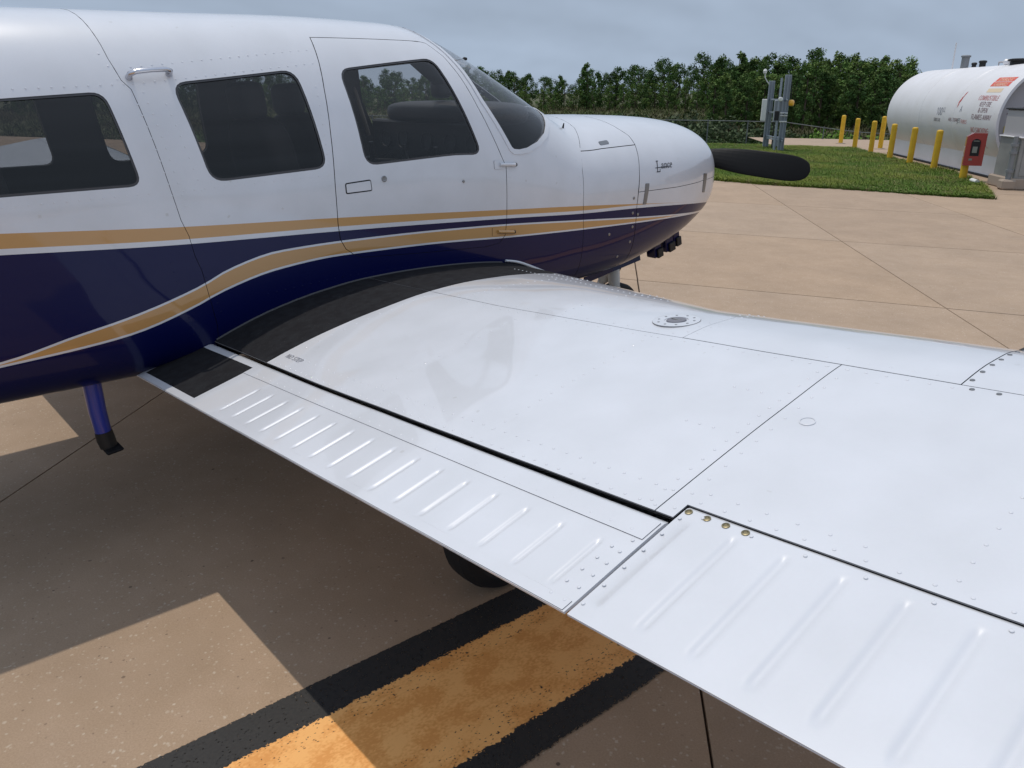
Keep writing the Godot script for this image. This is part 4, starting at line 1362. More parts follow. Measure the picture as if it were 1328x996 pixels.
		mm2.set_instance_color(i, Color(0.105, 0.092, 0.05).lerp(Color(0.085, 0.12, 0.035), clampf(0.45 + 1.6 * t2 + rng.randf_range(-0.25, 0.25), 0, 1)))
	var o3 := MultiMeshInstance3D.new()
	o3.name = "meadow_weeds"
	o3.multimesh = mm2
	o3.material_override = M.grass_blade
	add_child(o3)
	tag(o3, "tall brownish weeds of the meadow beyond the fence", "weeds", "", "stuff")

# ------------------------------------------------------------------ trees and bushes
func leaf_cloud(st: SurfaceTool, clumps: Array, each: int, size: float, r: RandomNumberGenerator) -> void:
	for c in clumps:      # [centre, radius vector, colour]
		for i in each:
			var d := Vector3(r.randfn(), r.randfn(), r.randfn()).normalized() * pow(r.randf(), 0.45)
			var p: Vector3 = c[0] + d * c[1]
			var n := (d + Vector3(r.randfn(), r.randfn() + 0.6, r.randfn()) * 0.7).normalized()
			var a := n.cross(Vector3(r.randfn(), r.randfn(), r.randfn())).normalized()
			var b := n.cross(a)
			var s := size * r.randf_range(0.6, 1.25)
			var t := r.randf_range(0.7, 1.3)
			st.set_color(Color(c[2].r * t, c[2].g * t, c[2].b * t))
			tri(st, p - a * s * 0.5, p + b * s * 0.32, p + a * s * 0.5, n, n, n)
			tri(st, p - a * s * 0.5, p + a * s * 0.5, p - b * s * 0.32, n, n, n)

# unit-height tree (1 m tall); slim from 0.2 (poplar) to 0.5 (spreading)
func tree_meshes(slim: float, base: Color, seed_: int, start_at := 0.12) -> Array:
	var r := RandomNumberGenerator.new()
	r.seed = seed_
	var trunk := start()
	var bend := Vector3(r.randf_range(-.03, .03), 0, r.randf_range(-.03, .03))
	tube(trunk, [Vector3.ZERO, Vector3(0, .3, 0) + bend, Vector3(0, .62, 0) + bend * 1.5, Vector3(0, .93, 0) + bend], [.022, .017, .011, .003], 7)
	var clumps := []
	var count := 44
	for i in count:
		var t := (i + r.randf()) / count
		var h := lerpf(start_at, 0.97, pow(t, 0.85))
		var wide := slim * pow(sin(PI * clampf((h - start_at) / (1.04 - start_at) * 0.86 + 0.12, 0, 1)), 0.7)
		var w := r.randf() * TAU
		var d := wide * sqrt(r.randf()) * 0.85
		var c := Vector3(cos(w) * d, h, sin(w) * d)
		var k := r.randf_range(0.055, 0.105) * (0.6 + slim)
		var tone := r.randf_range(0.65, 1.35)
		clumps.append([c, Vector3(k, k * r.randf_range(0.7, 1.15), k), Color(base.r * tone * r.randf_range(0.85, 1.2), base.g * tone, base.b * tone)])
		if i % 3 == 0: tube(trunk, [Vector3(0, h * 0.8, 0) + bend, c], [.007, .002], 5)
	var crown := start()
	leaf_cloud(crown, clumps, 72, 0.036, r)
	return [trunk.commit(), crown.commit()]

func plant(kind: String, meshes: Array, at: Vector3, high: float, turn: float, label: String, category: String, group: String, lean := 0.0) -> void:
	var o := thing(kind, at, label, category, group, turn)
	o.scale = Vector3(high * rng.randf_range(0.88, 1.15), high, high * rng.randf_range(0.88, 1.15))
	o.rotation.x = lean
	part("trunk" if category == "tree" else "stem", meshes[0], M.bark, o)
	part("crown" if category == "tree" else "foliage", meshes[1], M.leaf, o)

func bush_meshes(base: Color, seed_: int) -> Array:
	var r := RandomNumberGenerator.new()
	r.seed = seed_
	var stem := start()
	var clumps := []
	for i in 16:
		var w := r.randf() * TAU
		var d := 0.55 * sqrt(r.randf())
		var c := Vector3(cos(w) * d, r.randf_range(0.18, 0.80) * (1.0 - 0.45 * d), sin(w) * d)
		var tone := r.randf_range(0.7, 1.35)
		clumps.append([c, Vector3(.2, .17, .2), Color(base.r * tone, base.g * tone, base.b * tone)])
		tube(stem, [Vector3(cos(w) * .06, 0, sin(w) * .06), c], [.018, .005], 5)
	var leaves := start()
	leaf_cloud(leaves, clumps, 60, 0.085, r)
	return [stem.commit(), leaves.commit()]

# direction of a column of the photograph on the ground, as a place at a distance from the viewpoint
func place(bearing: float, d: float, y: float) -> Vector3:
	return Vector3(-0.77 + d * cos(deg_to_rad(bearing)), y, 3.48 - d * sin(deg_to_rad(bearing)))

func far_place(b: float) -> String:
	if b > 84.0: return "far left behind the tail"
	if b > 64.0: return "hidden by the cabin roof pillar"
	if b > 57.0: return "seen through the door window"
	if b > 52.5: return "seen through the windshield top"
	if b > 48.0: return "just right of the windshield slope"
	if b > 45.0: return "left of the lone thin tree"
	if b > 41.5: return "right of the lone thin tree"
	if b > 38.0: return "above the middle of the engine cowling"
	if b > 35.0: return "above the nose of the cowling"
	return "above the propeller blade"

func near_place(b: float) -> String:
	if b > 32.0: return "left of the equipment mast"
	if b > 30.0: return "behind the white box of the mast"
	if b > 28.0: return "behind the amber lamp of the mast"
	if b > 26.0: return "between the mast and the first bollard"
	if b > 24.0: return "behind the leftmost bollards"
	return "beside the tank's rounded end"

func build_trees() -> void:
	var deep := []
	var mid := []
	var slim := []
	for k in 3:
		deep.append(tree_meshes(0.36 + 0.05 * k, Color(0.055, 0.105, 0.026), 100 + k, 0.03))
		mid.append(tree_meshes(0.31 + 0.06 * k, Color(0.088, 0.145, 0.034), 200 + k, 0.03))
		slim.append(tree_meshes(0.15 + 0.025 * k, Color(0.075, 0.13, 0.034), 300 + k, 0.05))
	# far belt, left of the equipment mast: bearings count up to the left; the lists hold how steeply one looks up at the treetops
	var skyline := v2([31, .047, 32.5, .049, 34, .0437, 36, .0458, 39, .0407, 42, .0315, 43.4, .0264, 45, .0234, 46.5, .0264, 49.5, .0336, 52, .0407, 54, .034, 58, .027, 64, .030, 90, .036])
	var b := 31.0
	while b < 108.0:
		for row in 3:
			var d := 128.0 + 13.0 * row + rng.randf_range(-4, 4)
			var bb := b + rng.randf_range(-.5, .5)
			var h: float = (smooth_at(bb, skyline) * d + 2.9) / 1.06 * rng.randf_range(0.76, 1.02) * [0.62, 0.92, 1.0][row]
			var set_: Array = [mid, deep, [deep, slim][rng.randi() % 2]][row]
			var word: String = ["mid green tree in front row of far belt ", "dark green tree inside far belt ", "dark green tree at back of far belt "][row] + far_place(b)
			plant("broadleaf_tree", set_[rng.randi() % 3], place(bb, d, -1.25), h, rng.randf() * TAU, word, "tree", ["front row of the far tree belt", "middle row of the far tree belt", "back row of the far tree belt"][row])
		b += 1.0 if b < 66.0 else 1.5
	plant("broadleaf_tree", slim[1], place(43.3, 126, -1.25), 7.0, 1.0, "tall thin tree standing alone above the dip in the treeline", "tree", "")
	# nearer stand from above the cowling to the tank
	var stand := v2([22, .040, 22.9, .046, 23.6, .054, 24.8, .056, 26.2, .060, 27.2, .052, 28.6, .053, 29.5, .047, 30.6, .036, 32, .046, 33, .048, 35, .042])
	b = 22.9
	while b < 35.0:
		for row in 3:
			var d2 := 72.0 + 8.0 * row + rng.randf_range(-3, 3)
			var b2 := b + rng.randf_range(-.2, .3)
			var h2: float = (smooth_at(b2, stand) * d2 + 2.95) / 1.06 * rng.randf_range([0.8, 0.8, 0.72][row], 1.02) * [0.74, 0.86, 1.0][row]
			var word2: String = ["green poplar in front of near stand ", "dark leafy tree inside near stand ", "slender poplar at back of near stand "][row] + near_place(b)
			plant("poplar_tree", [slim, mid, slim][row][rng.randi() % 3], place(b2, d2, -1.3), h2, rng.randf() * TAU, word2, "tree", ["front of the near stand of trees", "inside of the near stand of trees", "back of the near stand of trees"][row])
		b += 0.72
	# bushes along the fence and in the meadow
	var yellowish := bush_meshes(Color(0.20, 0.25, 0.025), 401)
	var bright := bush_meshes(Color(0.105, 0.19, 0.028), 402)
	var greyish := bush_meshes(Color(0.085, 0.115, 0.055), 403)
	var dark := bush_meshes(Color(0.042, 0.070, 0.022), 404)
	for a in [[45.6, 50.0, 1.6], [44.6, 51.0, 1.3], [42.4, 50.0, 1.55], [41.5, 51.0, 1.4]]:
		plant("bush", yellowish, place(a[0], a[1], -1.35), a[2], rng.randf() * TAU, "yellow green bush peeping over the engine deck beyond the fence", "bush", "yellow green bushes beyond the fence")
	for a in [[27.6, 36.0, 2.05], [27.0, 37.0, 1.8]]:
		plant("bush", bright, place(a[0], a[1], -1.35), a[2], rng.randf() * TAU, "bright green bush just right of the equipment mast", "bush", "bright bushes by the equipment mast")
	for a in [[24.9, 34.0, 1.95], [23.9, 34.5, 1.75], [23.0, 35.0, 1.5]]:
		plant("bush", bright, place(a[0], a[1], -1.35), a[2], rng.randf() * TAU, "bright green bush behind the farthest yellow bollards", "bush", "bright bushes behind the bollards")
	for a in [[37.2, 48.0, 2.3], [36.0, 46.0, 2.6], [35.0, 45.0, 2.2], [33.6, 44.0, 2.3], [32.2, 44.0, 2.0], [31.0, 44.0, 2.2]]:
		plant("bush", greyish, place(a[0], a[1], -1.4), a[2], rng.randf() * TAU, "grey green willow bush beyond the fence, " + far_place(a[0]), "bush", "willow bushes beyond the fence")
	for a in [[40.0, 60.0, 2.3], [37.5, 39.0, 1.6], [36.4, 39.0, 1.7], [35.2, 38.5, 1.6], [34.0, 38.5, 1.5], [32.8, 38.0, 1.5], [30.4, 38.0, 1.6], [29.2, 38.0, 1.5], [26.0, 38.0, 1.5], [22.0, 37.0, 1.4], [28.2, 40.0, 1.8], [47.5, 58.0, 2.0]]:
		plant("bush", dark, place(a[0], a[1], -1.4), a[2], rng.randf() * TAU, "dark low bush along the wire fence, " + (far_place(a[0]) if a[0] > 34.0 else near_place(a[0])), "bush", "dark bushes along the fence")

# ------------------------------------------------------------------ fence
func build_fence() -> void:
	var o := thing("wire_fence", place(34, 33.5, -1.35), "low grey chain link fence along the far side of the grass bank", "fence")
	var base := o.position
	var line := []
	for b in [64.0, 58.0, 53.0, 48.5, 44.5, 41.0, 37.8, 35.0, 32.4, 30.0, 27.6, 25.4, 23.2, 21.2, 19.2, 17.2, 15.2]:
		line.append(place(b, smooth_at(b, v2([15, 36.0, 22, 34.0, 27, 33.0, 40, 33.5, 64, 40.0])), -1.35) - base)
	var high := v2([0, 2.0, 5, 1.97, 9, 1.93, 10, 1.75, 12, 1.52, 16, 1.50])
	var wires := start()
	for i in line.size():
		var t: Vector3 = line[i] + Vector3(0, smooth_at(i, high), 0)
		part("post", tube_mesh([line[i] - Vector3(0, .2, 0), t + Vector3(0, .04, 0)], [.022, .022], 8), M.fence_wire, o)
		if i == 0: continue
		var s: Vector3 = line[i - 1] + Vector3(0, smooth_at(i - 1, high), 0)
		part("top_rail", tube_mesh([s, t], [.015, .015], 8), M.fence_wire, o)
		var along: Vector3 = line[i] - line[i - 1]
		var n := int(along.length() / 0.075)
		var hh := smooth_at(i - 0.5, high) - 0.02
		var slope := hh / along.length()
		var across := along.normalized().cross(Vector3.UP) * 0.003
		for k in n:
			for dirn in [1.0, -1.0]:
				var a0 := float(k) / n
				var a1: float = a0 + dirn * slope
				var y1 := hh
				if a1 > 1.0 or a1 < 0.0:
					var lim := (1.0 - a0 if dirn > 0 else a0) / slope
					y1 = hh * lim
					a1 = 1.0 if dirn > 0 else 0.0
				var p: Vector3 = line[i - 1] + along * a0
				var q: Vector3 = line[i - 1] + along * a1 + Vector3(0, y1, 0)
				var up := Vector3(0, .003, 0)
				quad(wires, p - up, p + up, q + up, q - up, across)
				quad(wires, p - across, p + across, q + across, q - across, Vector3.UP)
	var w := part("chain_link", wires.commit(), M.fence_wire, o)
	w.set_meta("kind", "stuff")

# ------------------------------------------------------------------ fuel tank and what stands round it
const TANK_U := Vector3(.766, 0, -.643)      # along the tank, away from the viewpoint
const TANK_N := Vector3(.643, 0, .766)       # across it, away from the viewpoint

func build_tank() -> void:
	var near := Vector3(17.21, 0, -2.07) + TANK_N * 0.82
	var o := thing("fuel_tank", near, "big white horizontal fuel storage tank with red warning lettering behind the bollards", "fuel tank")
	var R := 1.10
	var hc := 1.13
	var long := 7.3
	var c := Vector3(0, hc, 0)
	part("shell", lathe_mesh([Vector2(R - .05, -.02), Vector2(R, -.02), Vector2(R, .10), Vector2(R - .012, .115), Vector2(R - .012, 2.3), Vector2(R - .006, 2.31), Vector2(R - .006, 2.33), Vector2(R - .012, 2.34), Vector2(R - .012, 4.5), Vector2(R - .006, 4.51), Vector2(R - .006, 4.53), Vector2(R - .012, 4.54), Vector2(R - .012, long - .3), Vector2(R * .985, long - .12), Vector2(R * .94, long + .03), Vector2(R * .80, long + .17), Vector2(R * .5, long + .28), Vector2(0, long + .33)], c, TANK_U, 72), M.tank_white, o)
	var cap := part("end_cap", lathe_mesh([Vector2(R - .05, -.02), Vector2(R - .055, .16), Vector2(R - .1, .17), Vector2(0, .17)], c, TANK_U, 64), M.tank_grey, o)
	# long white bund skirt under the shell
	var sk := start()
	for s in [-.82, .82]:
		box(sk, TANK_N * s + TANK_U * (long * .5 + .05) + Vector3(0, .27, 0), Vector3(.02, .54, long), .006, Basis(TANK_N, Vector3.UP, -TANK_U))
	var skirt_part := part("skirt", sk.commit(), M.tank_white, o)
	part("skirt_footing", box_mesh(TANK_U * (long * .5 + .05) + Vector3(0, .022, 0), Vector3(1.72, .045, long + .1), .01, Basis(TANK_N, Vector3.UP, -TANK_U)), M.seam, skirt_part)
	for t in [.4, 3.0, 6.0]:
		part("saddle", box_mesh(TANK_U * t + Vector3(0, .3, 0), Vector3(1.5, .6, .2), .02, Basis(TANK_N, Vector3.UP, -TANK_U)), M.base_concrete, o)
	# fittings along the crown
	for f in [[.55, .20, .10, "dark"], [2.05, .22, .07, "dark"], [4.1, .07, .10, "dark"], [4.6, .05, .07, "dark"], [5.2, .09, .26, "pale"]]:
		var v := part("vent" if f[1] < .1 else "manway", lathe_mesh([Vector2(f[1], -.05), Vector2(f[1], f[2]), Vector2(f[1] * 1.25, f[2]), Vector2(f[1] * 1.25, f[2] + .035), Vector2(f[1] * .9, f[2] + .05), Vector2(0, f[2] + .055)], c + TANK_U * f[0] + Vector3(0, R - .02, 0), Vector3.UP, 20), M.black_plastic if f[3] == "dark" else M.steel_grey, o)
		v.set_meta("label", "dark fitting on the crown of the tank" if f[3] == "dark" else "grey vent on the crown of the tank")
	var rail := start()
	tube(rail, [c + TANK_U * .2 + Vector3(0, R + .06, 0), c + TANK_U * 3.2 + Vector3(0, R + .06, 0)], [.02, .02], 8)
	for t in [.2, 1.2, 2.2, 3.2]: tube(rail, [c + TANK_U * t + Vector3(0, R - .03, 0), c + TANK_U * t + Vector3(0, R + .06, 0)], [.014, .014], 6)
	part("crown_pipe", rail.commit(), M.tank_grey, o)
	part("vent_pipe", tube_mesh([c + TANK_U * 6.0 + Vector3(0, R - .05, 0), c + TANK_U * 6.02 + Vector3(0, R + .62, 0)], [.022, .018], 8), M.tank_white, o)
	part("lifting_lug", box_mesh(c + TANK_U * 2.75 + Vector3(0, R + .05, 0), Vector3(.18, .12, .14), .03), M.tank_white, o)
	part("lifting_lug", box_mesh(c + TANK_U * .12 + Vector3(0, R + .05, 0), Vector3(.22, .12, .2), .03), M.tank_white, o)
	# lettering, wrapped round the shell on the side towards the apron; t along from the near end, w the angle above the axis
	var on_shell := func(t: float, w: float) -> Callable:
		return func(q: Vector2) -> Array:
			var a: float = w + q.y / R
			var n := -TANK_N * cos(a) + Vector3.UP * sin(a)
			return [c + TANK_U * (t - q.x) + n * (R - .011), n]
	var block := func(x0: float, x1: float, w0: float, w1: float, m: Material, called: String) -> void:
		var st := start()
		for i in 6:
			for j in 10:
				var v := []
				for k in [[0, 0], [1, 0], [1, 1], [0, 1]]:
					var a: float = lerpf(w0, w1, (j + k[1]) / 10.0)
					var n := -TANK_N * cos(a) + Vector3.UP * sin(a)
					v.append(c + TANK_U * lerpf(x0, x1, (i + k[0]) / 6.0) + n * (R - .0108))
				quad(st, v[0], v[1], v[2], v[3], -TANK_N)
		part(called, st.commit(), m, o)
	block.call(.30, 1.16, .735, .835, M.red_panel, "sign_panel")
	block.call(.32, 1.18, .625, .725, M.red_panel, "sign_panel")
	for l in [["DANGER", .78, .73, .085, M.pale_ink, 1.35], ["FLAMMABLE", .67, .75, .085, M.pale_ink, 1.0], ["COMBUSTIBLE", .39, .80, .10, M.red_ink, 1.05], ["KEEP FIRE", .275, .80, .095, M.maroon_ink, .95], ["& OPEN", .165, .80, .095, M.maroon_ink, 1.0], ["FLAMES AWAY", .04, .80, .10, M.maroon_ink, 1.1], ["NO SMOKING", -.20, .80, .105, M.red_ink, 1.0], ["WITHIN", -.34, .75, .10, M.red_ink, 1.0], ["50 FT.", -.48, .70, .10, M.red_ink, 1.0]]:
		lettering("lettering", l[0], l[3], on_shell.call(l[2], l[1]), l[4], o, "Droid Sans", l[5])
	block.call(.42, 1.12, .50, .58, M.pale_ink, "sign_panel")
	# emblem: a slanted red flame with a small grey stroke beside it
	var em := start()
	for k in [[[0, -.17], [.05, -.10], [.02, .02], [-.02, -.04]], [[.02, -.06], [.08, -.02], [.10, .10], [.03, .06]], [[.06, .05], [.11, .08], [.16, .20], [.10, .16]]]:
		var f := on_shell.call(2.22, .34) as Callable
		var p := []
		for q in k: p.append(f.call(Vector2(q[0], q[1]))[0] + f.call(Vector2(q[0], q[1]))[1] * .002)
		quad(em, p[0], p[1], p[2], p[3], -TANK_N)
	part("emblem", em.commit(), M.red_ink, o)
	lettering("lettering", "A", .13, on_shell.call(1.95, .17), M.grey_ink, o)
	lettering("lettering", "AVIATION", .075, on_shell.call(2.28, -.045), M.maroon_ink, o, "Droid Sans", 1.15)
	lettering("lettering", "JET", .095, on_shell.call(1.93, -.055), M.dark_ink, o)
	lettering("lettering", "FUELS", .075, on_shell.call(1.65, -.065), M.red_ink, o, "Droid Sans", 1.15)
	lettering("lettering", "100", .17, on_shell.call(3.18, .10), M.grey_ink, o)
	lettering("lettering", "LL", .11, on_shell.call(2.9, .14), M.grey_ink, o)
	lettering("lettering", "5000 GAL", .075, on_shell.call(3.25, -.07), M.dark_ink, o)
	# signs on the recessed end
	var on_cap := func(u: float, v: float) -> Callable:
		return func(q: Vector2) -> Array: return [c + TANK_U * .168 + TANK_N * (u + q.x) + Vector3(0, v + q.y, 0), -TANK_U]
	lettering("lettering", "Avfuel", .13, on_cap.call(-.58, .18), M.maroon_ink, cap, "Droid Serif", 1.0, 0.2)
	part("label", box_mesh(c + TANK_U * .162 + TANK_N * -.74 + Vector3(0, -.17, 0), Vector3(.26, .13, .008), .002, Basis(TANK_N, Vector3.UP, -TANK_U)), M.yellow_label, cap)
	lettering("lettering", "JET A", .06, on_cap.call(-.74, -.34), M.dark_ink, cap)
	# cabinet with the pump, in front of the near end
	var b := Basis(TANK_N, Vector3.UP, -TANK_U)
	var p0 := Vector3(15.62, 0, -1.36) + TANK_N * .72 + TANK_U * .42
	var cab := thing("pump_cabinet", p0, "grey stainless pump cabinet on a rust stained plinth at the tank's near end", "cabinet")
	part("plinth", box_mesh(Vector3(0, .10, 0), Vector3(1.56, .20, .98), .02, b), M.base_concrete, cab)
	part("lower_cabinet", box_mesh(Vector3(0, .54, 0), Vector3(1.44, .70, .86), .012, b), M.stainless, cab)
	part("upper_cabinet", box_mesh(Vector3(0, 1.13, 0), Vector3(1.40, .46, .82), .012, b), M.tank_grey, cab)
	part("lid", box_mesh(Vector3(0, 1.375, 0), Vector3(1.46, .03, .88), .008, b), M.black_plastic, cab)
	part("shelf", box_mesh(-TANK_U * .02 + Vector3(0, .90, 0), Vector3(1.50, .022, .92), .005, b), M.tank_white, cab)
	part("door_panel", box_mesh(-TANK_U * .436 + Vector3(0, .54, 0), Vector3(1.30, .60, .012), .004, b), M.stainless, cab)
	part("notice", box_mesh(-TANK_U * .447 - TANK_N * .40 + Vector3(0, .80, 0), Vector3(.11, .12, .006), .002, b), M.cabinet_white, cab)
	part("latch", box_mesh(-TANK_U * .45 - TANK_N * .05 + Vector3(0, .50, 0), Vector3(.03, .12, .02), .004, b), M.bare_metal, cab)
	var pp := start()
	var e := -TANK_N * .80 - TANK_U * .40
	tube(pp, [e + Vector3(0, .02, 0), e + Vector3(0, .34, 0), e + Vector3(0, .92, 0)], [.05, .045, .04], 12)
	for y in [.30, .62, .75]: tube(pp, [e + Vector3(0, y, 0), e + Vector3(0, y + .05, 0)], [.068, .068], 12)
	part("riser_pipe", pp.commit(), M.steel_grey, cab)
	part("pipe_footing", box_mesh(e + Vector3(0, .09, 0), Vector3(.24, .18, .24), .03, b), M.base_concrete, cab)
	# rags and a pipe end lying by the skirt
	part("coupling", tube_mesh([-TANK_N * 1.02 - TANK_U * -.32 + Vector3(0, .05, 0), -TANK_N * 1.0 - TANK_U * -.62 + Vector3(0, .05, 0)], [.045, .05], 10), M.cabinet_white, cab)

func bollard_mesh(high: float) -> ArrayMesh:
	return lathe_mesh([Vector2(.07, -.05), Vector2(.07, high - .035), Vector2(.062, high - .012), Vector2(.04, high), Vector2(0, high + .004)], Vector3.ZERO, Vector3.UP, 24)

func build_bollards() -> void:
	var first: Node3D = null
	var words := ["yellow steel bollard farthest away, leftmost of the row by the grass", "yellow bollard second from the left in the row by the grass", "yellow bollard third from the left in the row by the grass", "yellow bollard set back near the far end of the white tank", "yellow bollard in front of the tank's far rounded end", "yellow bollard in front of the middle of the tank", "yellow bollard next to the red cabinet, nearest but one"]
	var at := [[26.34, -10.02, .92], [24.05, -8.41, .90], [22.80, -7.31, .88], [24.65, -7.88, .96], [20.71, -5.83, .89], [19.45, -4.79, .87], [18.44, -3.83, .87]]
	for i in 7:
		var o: Node3D
		if first == null:
			o = Node3D.new()
			part("tube", bollard_mesh(.9), M.yellow_post, o)
			part("footing", lathe_mesh([Vector2(.16, -.03), Vector2(.16, .006), Vector2(.07, .02)], Vector3.ZERO, Vector3.UP, 20), M.base_concrete, o)
			first = o
		else:
			o = first.duplicate()
		o.name = numbered("bollard")
		add_child(o)
		o.position = Vector3(at[i][0], 0, at[i][1])
		o.scale = Vector3(1, at[i][2] / .9, 1)
		o.rotation = Vector3(rng.randf_range(-.012, .012), rng.randf() * TAU, rng.randf_range(-.012, .012))
		tag(o, words[i], "bollard", "yellow bollards guarding the fuel tank")
	# nearest post carries the extinguisher cabinet
	var p := thing("bollard", Vector3(16.65, 0, -2.56), "yellow bollard that carries the red extinguisher cabinet", "bollard", "yellow bollards guarding the fuel tank")
	part("tube", bollard_mesh(.84), M.yellow_post, p)
	var face := Vector3(-.90, 0, .43).normalized()       # the way its front looks
	var right := Vector3.UP.cross(face).normalized()
	var b := Basis(right, Vector3.UP, face)
	var c := thing("extinguisher_cabinet", Vector3(16.65, 0, -2.56) + right * .10 + face * .05, "red fire extinguisher cabinet with an arched window on a yellow post", "cabinet")
	c.scale = Vector3(0.84, 0.836, 0.84)
	c.position.y = -0.034
	# box with a cut upper corner
	var prof := [Vector2(-.20, .40), Vector2(.20, .40), Vector2(.20, 1.13), Vector2(-.08, 1.13), Vector2(-.20, 1.05)]
	var st := start()
	for s in [.12, -.12]:
		for k in range(1, 4):
			var q := []
			for i in [0, k, k + 1]: q.append(b * Vector3(prof[i].x, prof[i].y, s))
			tri(st, q[0], q[1], q[2], face * s, face * s, face * s)
	for i in 5:
		var a: Vector2 = prof[i]
		var d: Vector2 = prof[(i + 1) % 5]
		quad(st, b * Vector3(a.x, a.y, .12), b * Vector3(d.x, d.y, .12), b * Vector3(d.x, d.y, -.12), b * Vector3(a.x, a.y, -.12), b * Vector3(d.y - a.y, a.x - d.x, 0))
	part("case", st.commit(), M.red_paint, c)
	var win := start()
	var arch := [Vector2(-.10, .62)]
	for k in 9: arch.append(Vector2(-.10 * cos(PI * k / 8.0), .92 + .09 * sin(PI * k / 8.0)))
	arch.append(Vector2(.10, .62))
	for k in range(1, arch.size() - 1):
		var q2 := []
		for i in [0, k, k + 1]: q2.append(b * Vector3(arch[i].x, arch[i].y, .1235))
		tri(win, q2[0], q2[1], q2[2], face, face, face)
	var wn := part("window", win.commit(), M.black_plastic, c)
	part("label", box_mesh(b * Vector3(-.005, .76, .127), Vector3(.10, .14, .004), .001, b), M.label_paper, wn)
	part("label", box_mesh(b * Vector3(0, .955, .127), Vector3(.12, .018, .004), .001, b), M.label_paper, wn)
	part("label", box_mesh(b * Vector3(-.06, .54, .127), Vector3(.07, .045, .004), .001, b), M.label_paper, c)
	var rim := start()
	for k in arch.size() - 1: tube(rim, [b * Vector3(arch[k].x, arch[k].y, .124), b * Vector3(arch[k + 1].x, arch[k + 1].y, .124)], [.008, .008], 6)
	part("window_rim", rim.commit(), M.red_paint, wn)
	part("handle", tube_mesh([b * Vector3(-.21, .60, .06), b * Vector3(-.225, .72, .07), b * Vector3(-.21, .84, .06)], [.008, .008, .008], 6), M.cabinet_white, c)
	# dark pole behind the tank
	var pole := thing("light_pole", Vector3(24.2, 0, -3.05), "tall dark pole rising behind the white fuel tank", "pole")
	part("shaft", tube_mesh([Vector3.ZERO, Vector3(0, 5.5, 0)], [.075, .055], 14), M.black_plastic, pole)
	part("base_plate", box_mesh(Vector3(0, .02, 0), Vector3(.3, .04, .3), .01), M.steel_grey, pole)

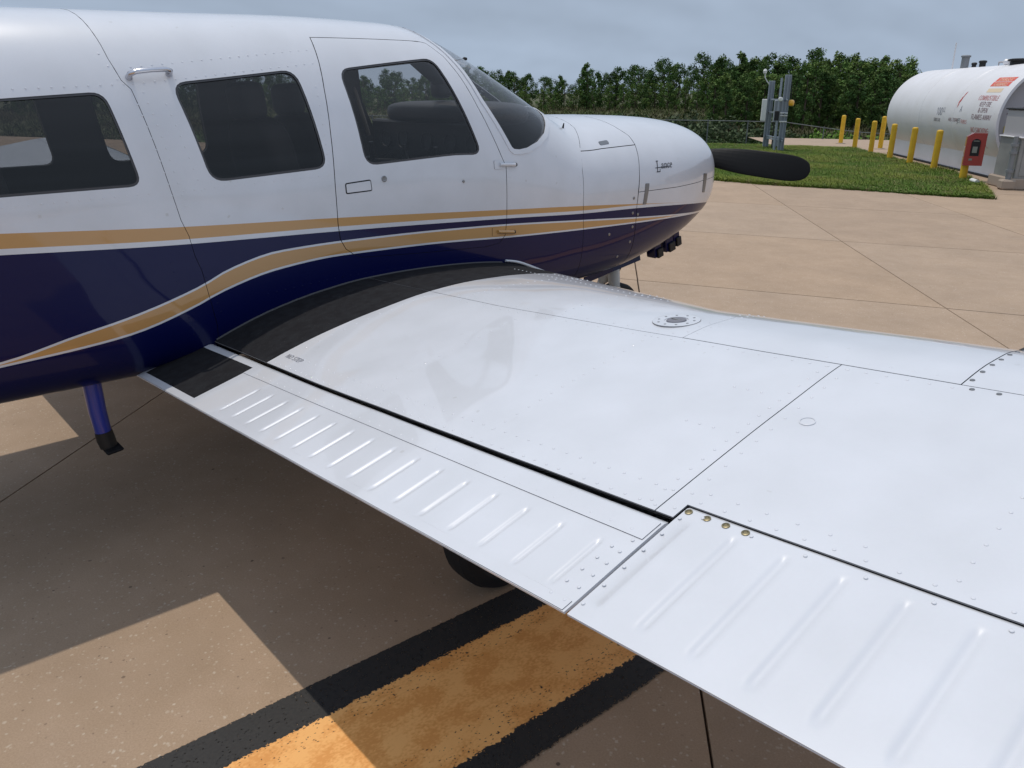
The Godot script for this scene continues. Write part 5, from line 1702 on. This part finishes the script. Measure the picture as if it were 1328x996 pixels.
func build_mast() -> void:
	var base := Vector3(21.0, .05, -9.3)
	var o := thing("equipment_mast", base, "pair of galvanised posts with grey and white equipment boxes on the grass bank", "mast")
	var along := Vector3(-1.50, 0, 1.61).normalized() * -1.0     # from the right post to the left one, as seen
	var face := Vector3(-.80, 0, .60).normalized()
	var l := Vector3(21.66, .05, -10.07) - base
	var r := Vector3(20.62, .05, -8.95) - base
	var b := Basis(Vector3.UP.cross(face).normalized(), Vector3.UP, face)
	var rt := b.x
	for q in [[l, 1.92, "post"], [r, 2.06, "post"]]:
		var st := start()
		box(st, q[0] + Vector3(0, q[1] * .5, 0), Vector3(.02, q[1], .15), .003, b)
		box(st, q[0] + Vector3(0, q[1] * .5, 0) + rt * -.075, Vector3(.012, q[1], .15), .003, b)
		box(st, q[0] + Vector3(0, q[1] * .5, 0) + rt * .075, Vector3(.012, q[1], .15), .003, b)
		box(st, q[0] + Vector3(0, q[1] * .5, 0), Vector3(.15, q[1], .014), .003, b)
		part(q[2], st.commit(), M.galvanised, o)
	part("post", tube_mesh([r + rt * -.17 + Vector3(0, 0, 0), r + rt * -.17 + Vector3(0, 1.98, 0)], [.035, .035], 10), M.galvanised, o)
	for y in [.30, .36, 1.40, 1.04]:
		part("cross_rail", box_mesh((l + r) * .5 + Vector3(0, y, 0) + face * .10, Vector3(l.distance_to(r) + .15, .04, .04), .005, Basis((r - l).normalized(), Vector3.UP, (r - l).normalized().cross(Vector3.UP))), M.galvanised, o)
	part("white_box", box_mesh(l + rt * -.17 + face * .12 + Vector3(0, 1.10, 0), Vector3(.13, .62, .20), .012, b), M.cabinet_white, o)
	part("slim_white_box", box_mesh(l + rt * .18 + face * .12 + Vector3(0, 1.19, 0), Vector3(.08, .36, .10), .01, b), M.cabinet_white, o)
	part("slim_cream_box", box_mesh(l.lerp(r, .42) + face * .17 + Vector3(0, 1.09, 0), Vector3(.10, .54, .14), .01, b), M.cabinet_white, o)
	part("grey_cabinet", box_mesh(l.lerp(r, .68) + face * .14 + Vector3(0, 1.09, 0), Vector3(.34, .60, .2), .012, b), M.cabinet_grey, o)
	part("black_junction_box", box_mesh(r + rt * -.22 + face * .18 + Vector3(0, .98, 0), Vector3(.12, .26, .1), .01, b), M.black_plastic, o)
	part("lower_grey_box", box_mesh(l + rt * .30 + face * .15 + Vector3(0, .20, 0), Vector3(.22, .28, .16), .01, b), M.cabinet_grey, o)
	part("round_meter", lathe_mesh([Vector2(.06, -.05), Vector2(.06, .04), Vector2(.045, .05), Vector2(0, .055)], r + rt * -.16 + face * .16 + Vector3(0, 1.42, 0), face, 18), M.cabinet_white, o)
	for y in [.98, 1.05, .82]:
		part("pipe_band", box_mesh(r + face * .085 + rt * -.02 + Vector3(0, y, 0), Vector3(.20, .035, .02), .004, b), M.cabinet_white, o)
	for k in [[.40, .80], [.52, .78], [.80, .80]]:
		part("conduit", tube_mesh([l.lerp(r, k[0]) + face * .13 + Vector3(0, .02, 0), l.lerp(r, k[0]) + face * .13 + Vector3(0, k[1], 0)], [.016, .016], 8), M.galvanised if k[0] > .5 else M.black_plastic, o)
	# gooseneck with a small camera head over the left post
	part("gooseneck", tube_mesh([l + rt * -.06 + Vector3(0, 1.80, 0), l + rt * -.16 + Vector3(0, 1.92, 0), l + rt * -.22 + Vector3(0, 2.02, 0), l + rt * -.23 + Vector3(0, 2.14, 0)], [.016, .016, .016, .016], 10), M.cabinet_white, o)
	part("sensor_head", lathe_mesh([Vector2(0, -.06), Vector2(.05, -.05), Vector2(.06, .02), Vector2(.03, .07), Vector2(0, .075)], l + rt * -.235 + Vector3(0, 2.18, 0), Vector3.UP, 18), M.cabinet_white, o)
	# amber lamp on a dark cable beside the right post
	part("cable", tube_mesh([r + rt * .09 + Vector3(0, 2.0, 0), r + rt * .12 + Vector3(0, 1.7, 0), r + rt * .13 + Vector3(0, 1.42, 0)], [.012, .012, .012], 8), M.black_plastic, o)
	part("amber_lamp", pillow_mesh(r + rt * .15 + face * .05 + Vector3(0, 1.32, 0), Vector3(.075, .085, .075), .7), M.amber, o)

# ------------------------------------------------------------------
func _ready() -> void:
	rng.seed = 20
	# camera
	var cam := Camera3D.new()
	cam.name = "camera"
	add_child(cam)
	cam.fov = 52.36
	cam.near = 0.05
	cam.far = 4000.0
	var yaw := deg_to_rad(48.4)
	var pitch := deg_to_rad(20.5)
	cam.look_at_from_position(Vector3(-0.77, 1.66, 3.48), Vector3(-0.77, 1.66, 3.48) + Vector3(cos(yaw) * cos(pitch), -sin(pitch), -sin(yaw) * cos(pitch)))
	# sky, exposure
	var we := WorldEnvironment.new()
	we.name = "environment"
	var env := Environment.new()
	env.background_mode = Environment.BG_SKY
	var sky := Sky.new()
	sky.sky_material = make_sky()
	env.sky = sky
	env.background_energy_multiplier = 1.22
	env.tonemap_mode = Environment.TONE_MAPPER_LINEAR
	env.tonemap_exposure = 0.66
	env.sdfgi_enabled = true
	env.ssao_enabled = true
	env.ssil_enabled = true
	we.environment = env
	add_child(we)
	# sun: high, off the port side
	var sun := DirectionalLight3D.new()
	sun.name = "sun"
	sun.light_energy = 0.96
	sun.light_color = Color(1.0, 0.965, 0.91)
	sun.light_angular_distance = 0.53
	sun.shadow_enabled = true
	add_child(sun)
	sun.look_at_from_position(Vector3(0.0, 10.0, -3.15), Vector3.ZERO, Vector3(1, 0, 0))
	make_materials()
	build_land()
	build_apron()
	build_trees()
	build_fence()
	build_tank()
	build_bollards()
	build_mast()
	build_aircraft()
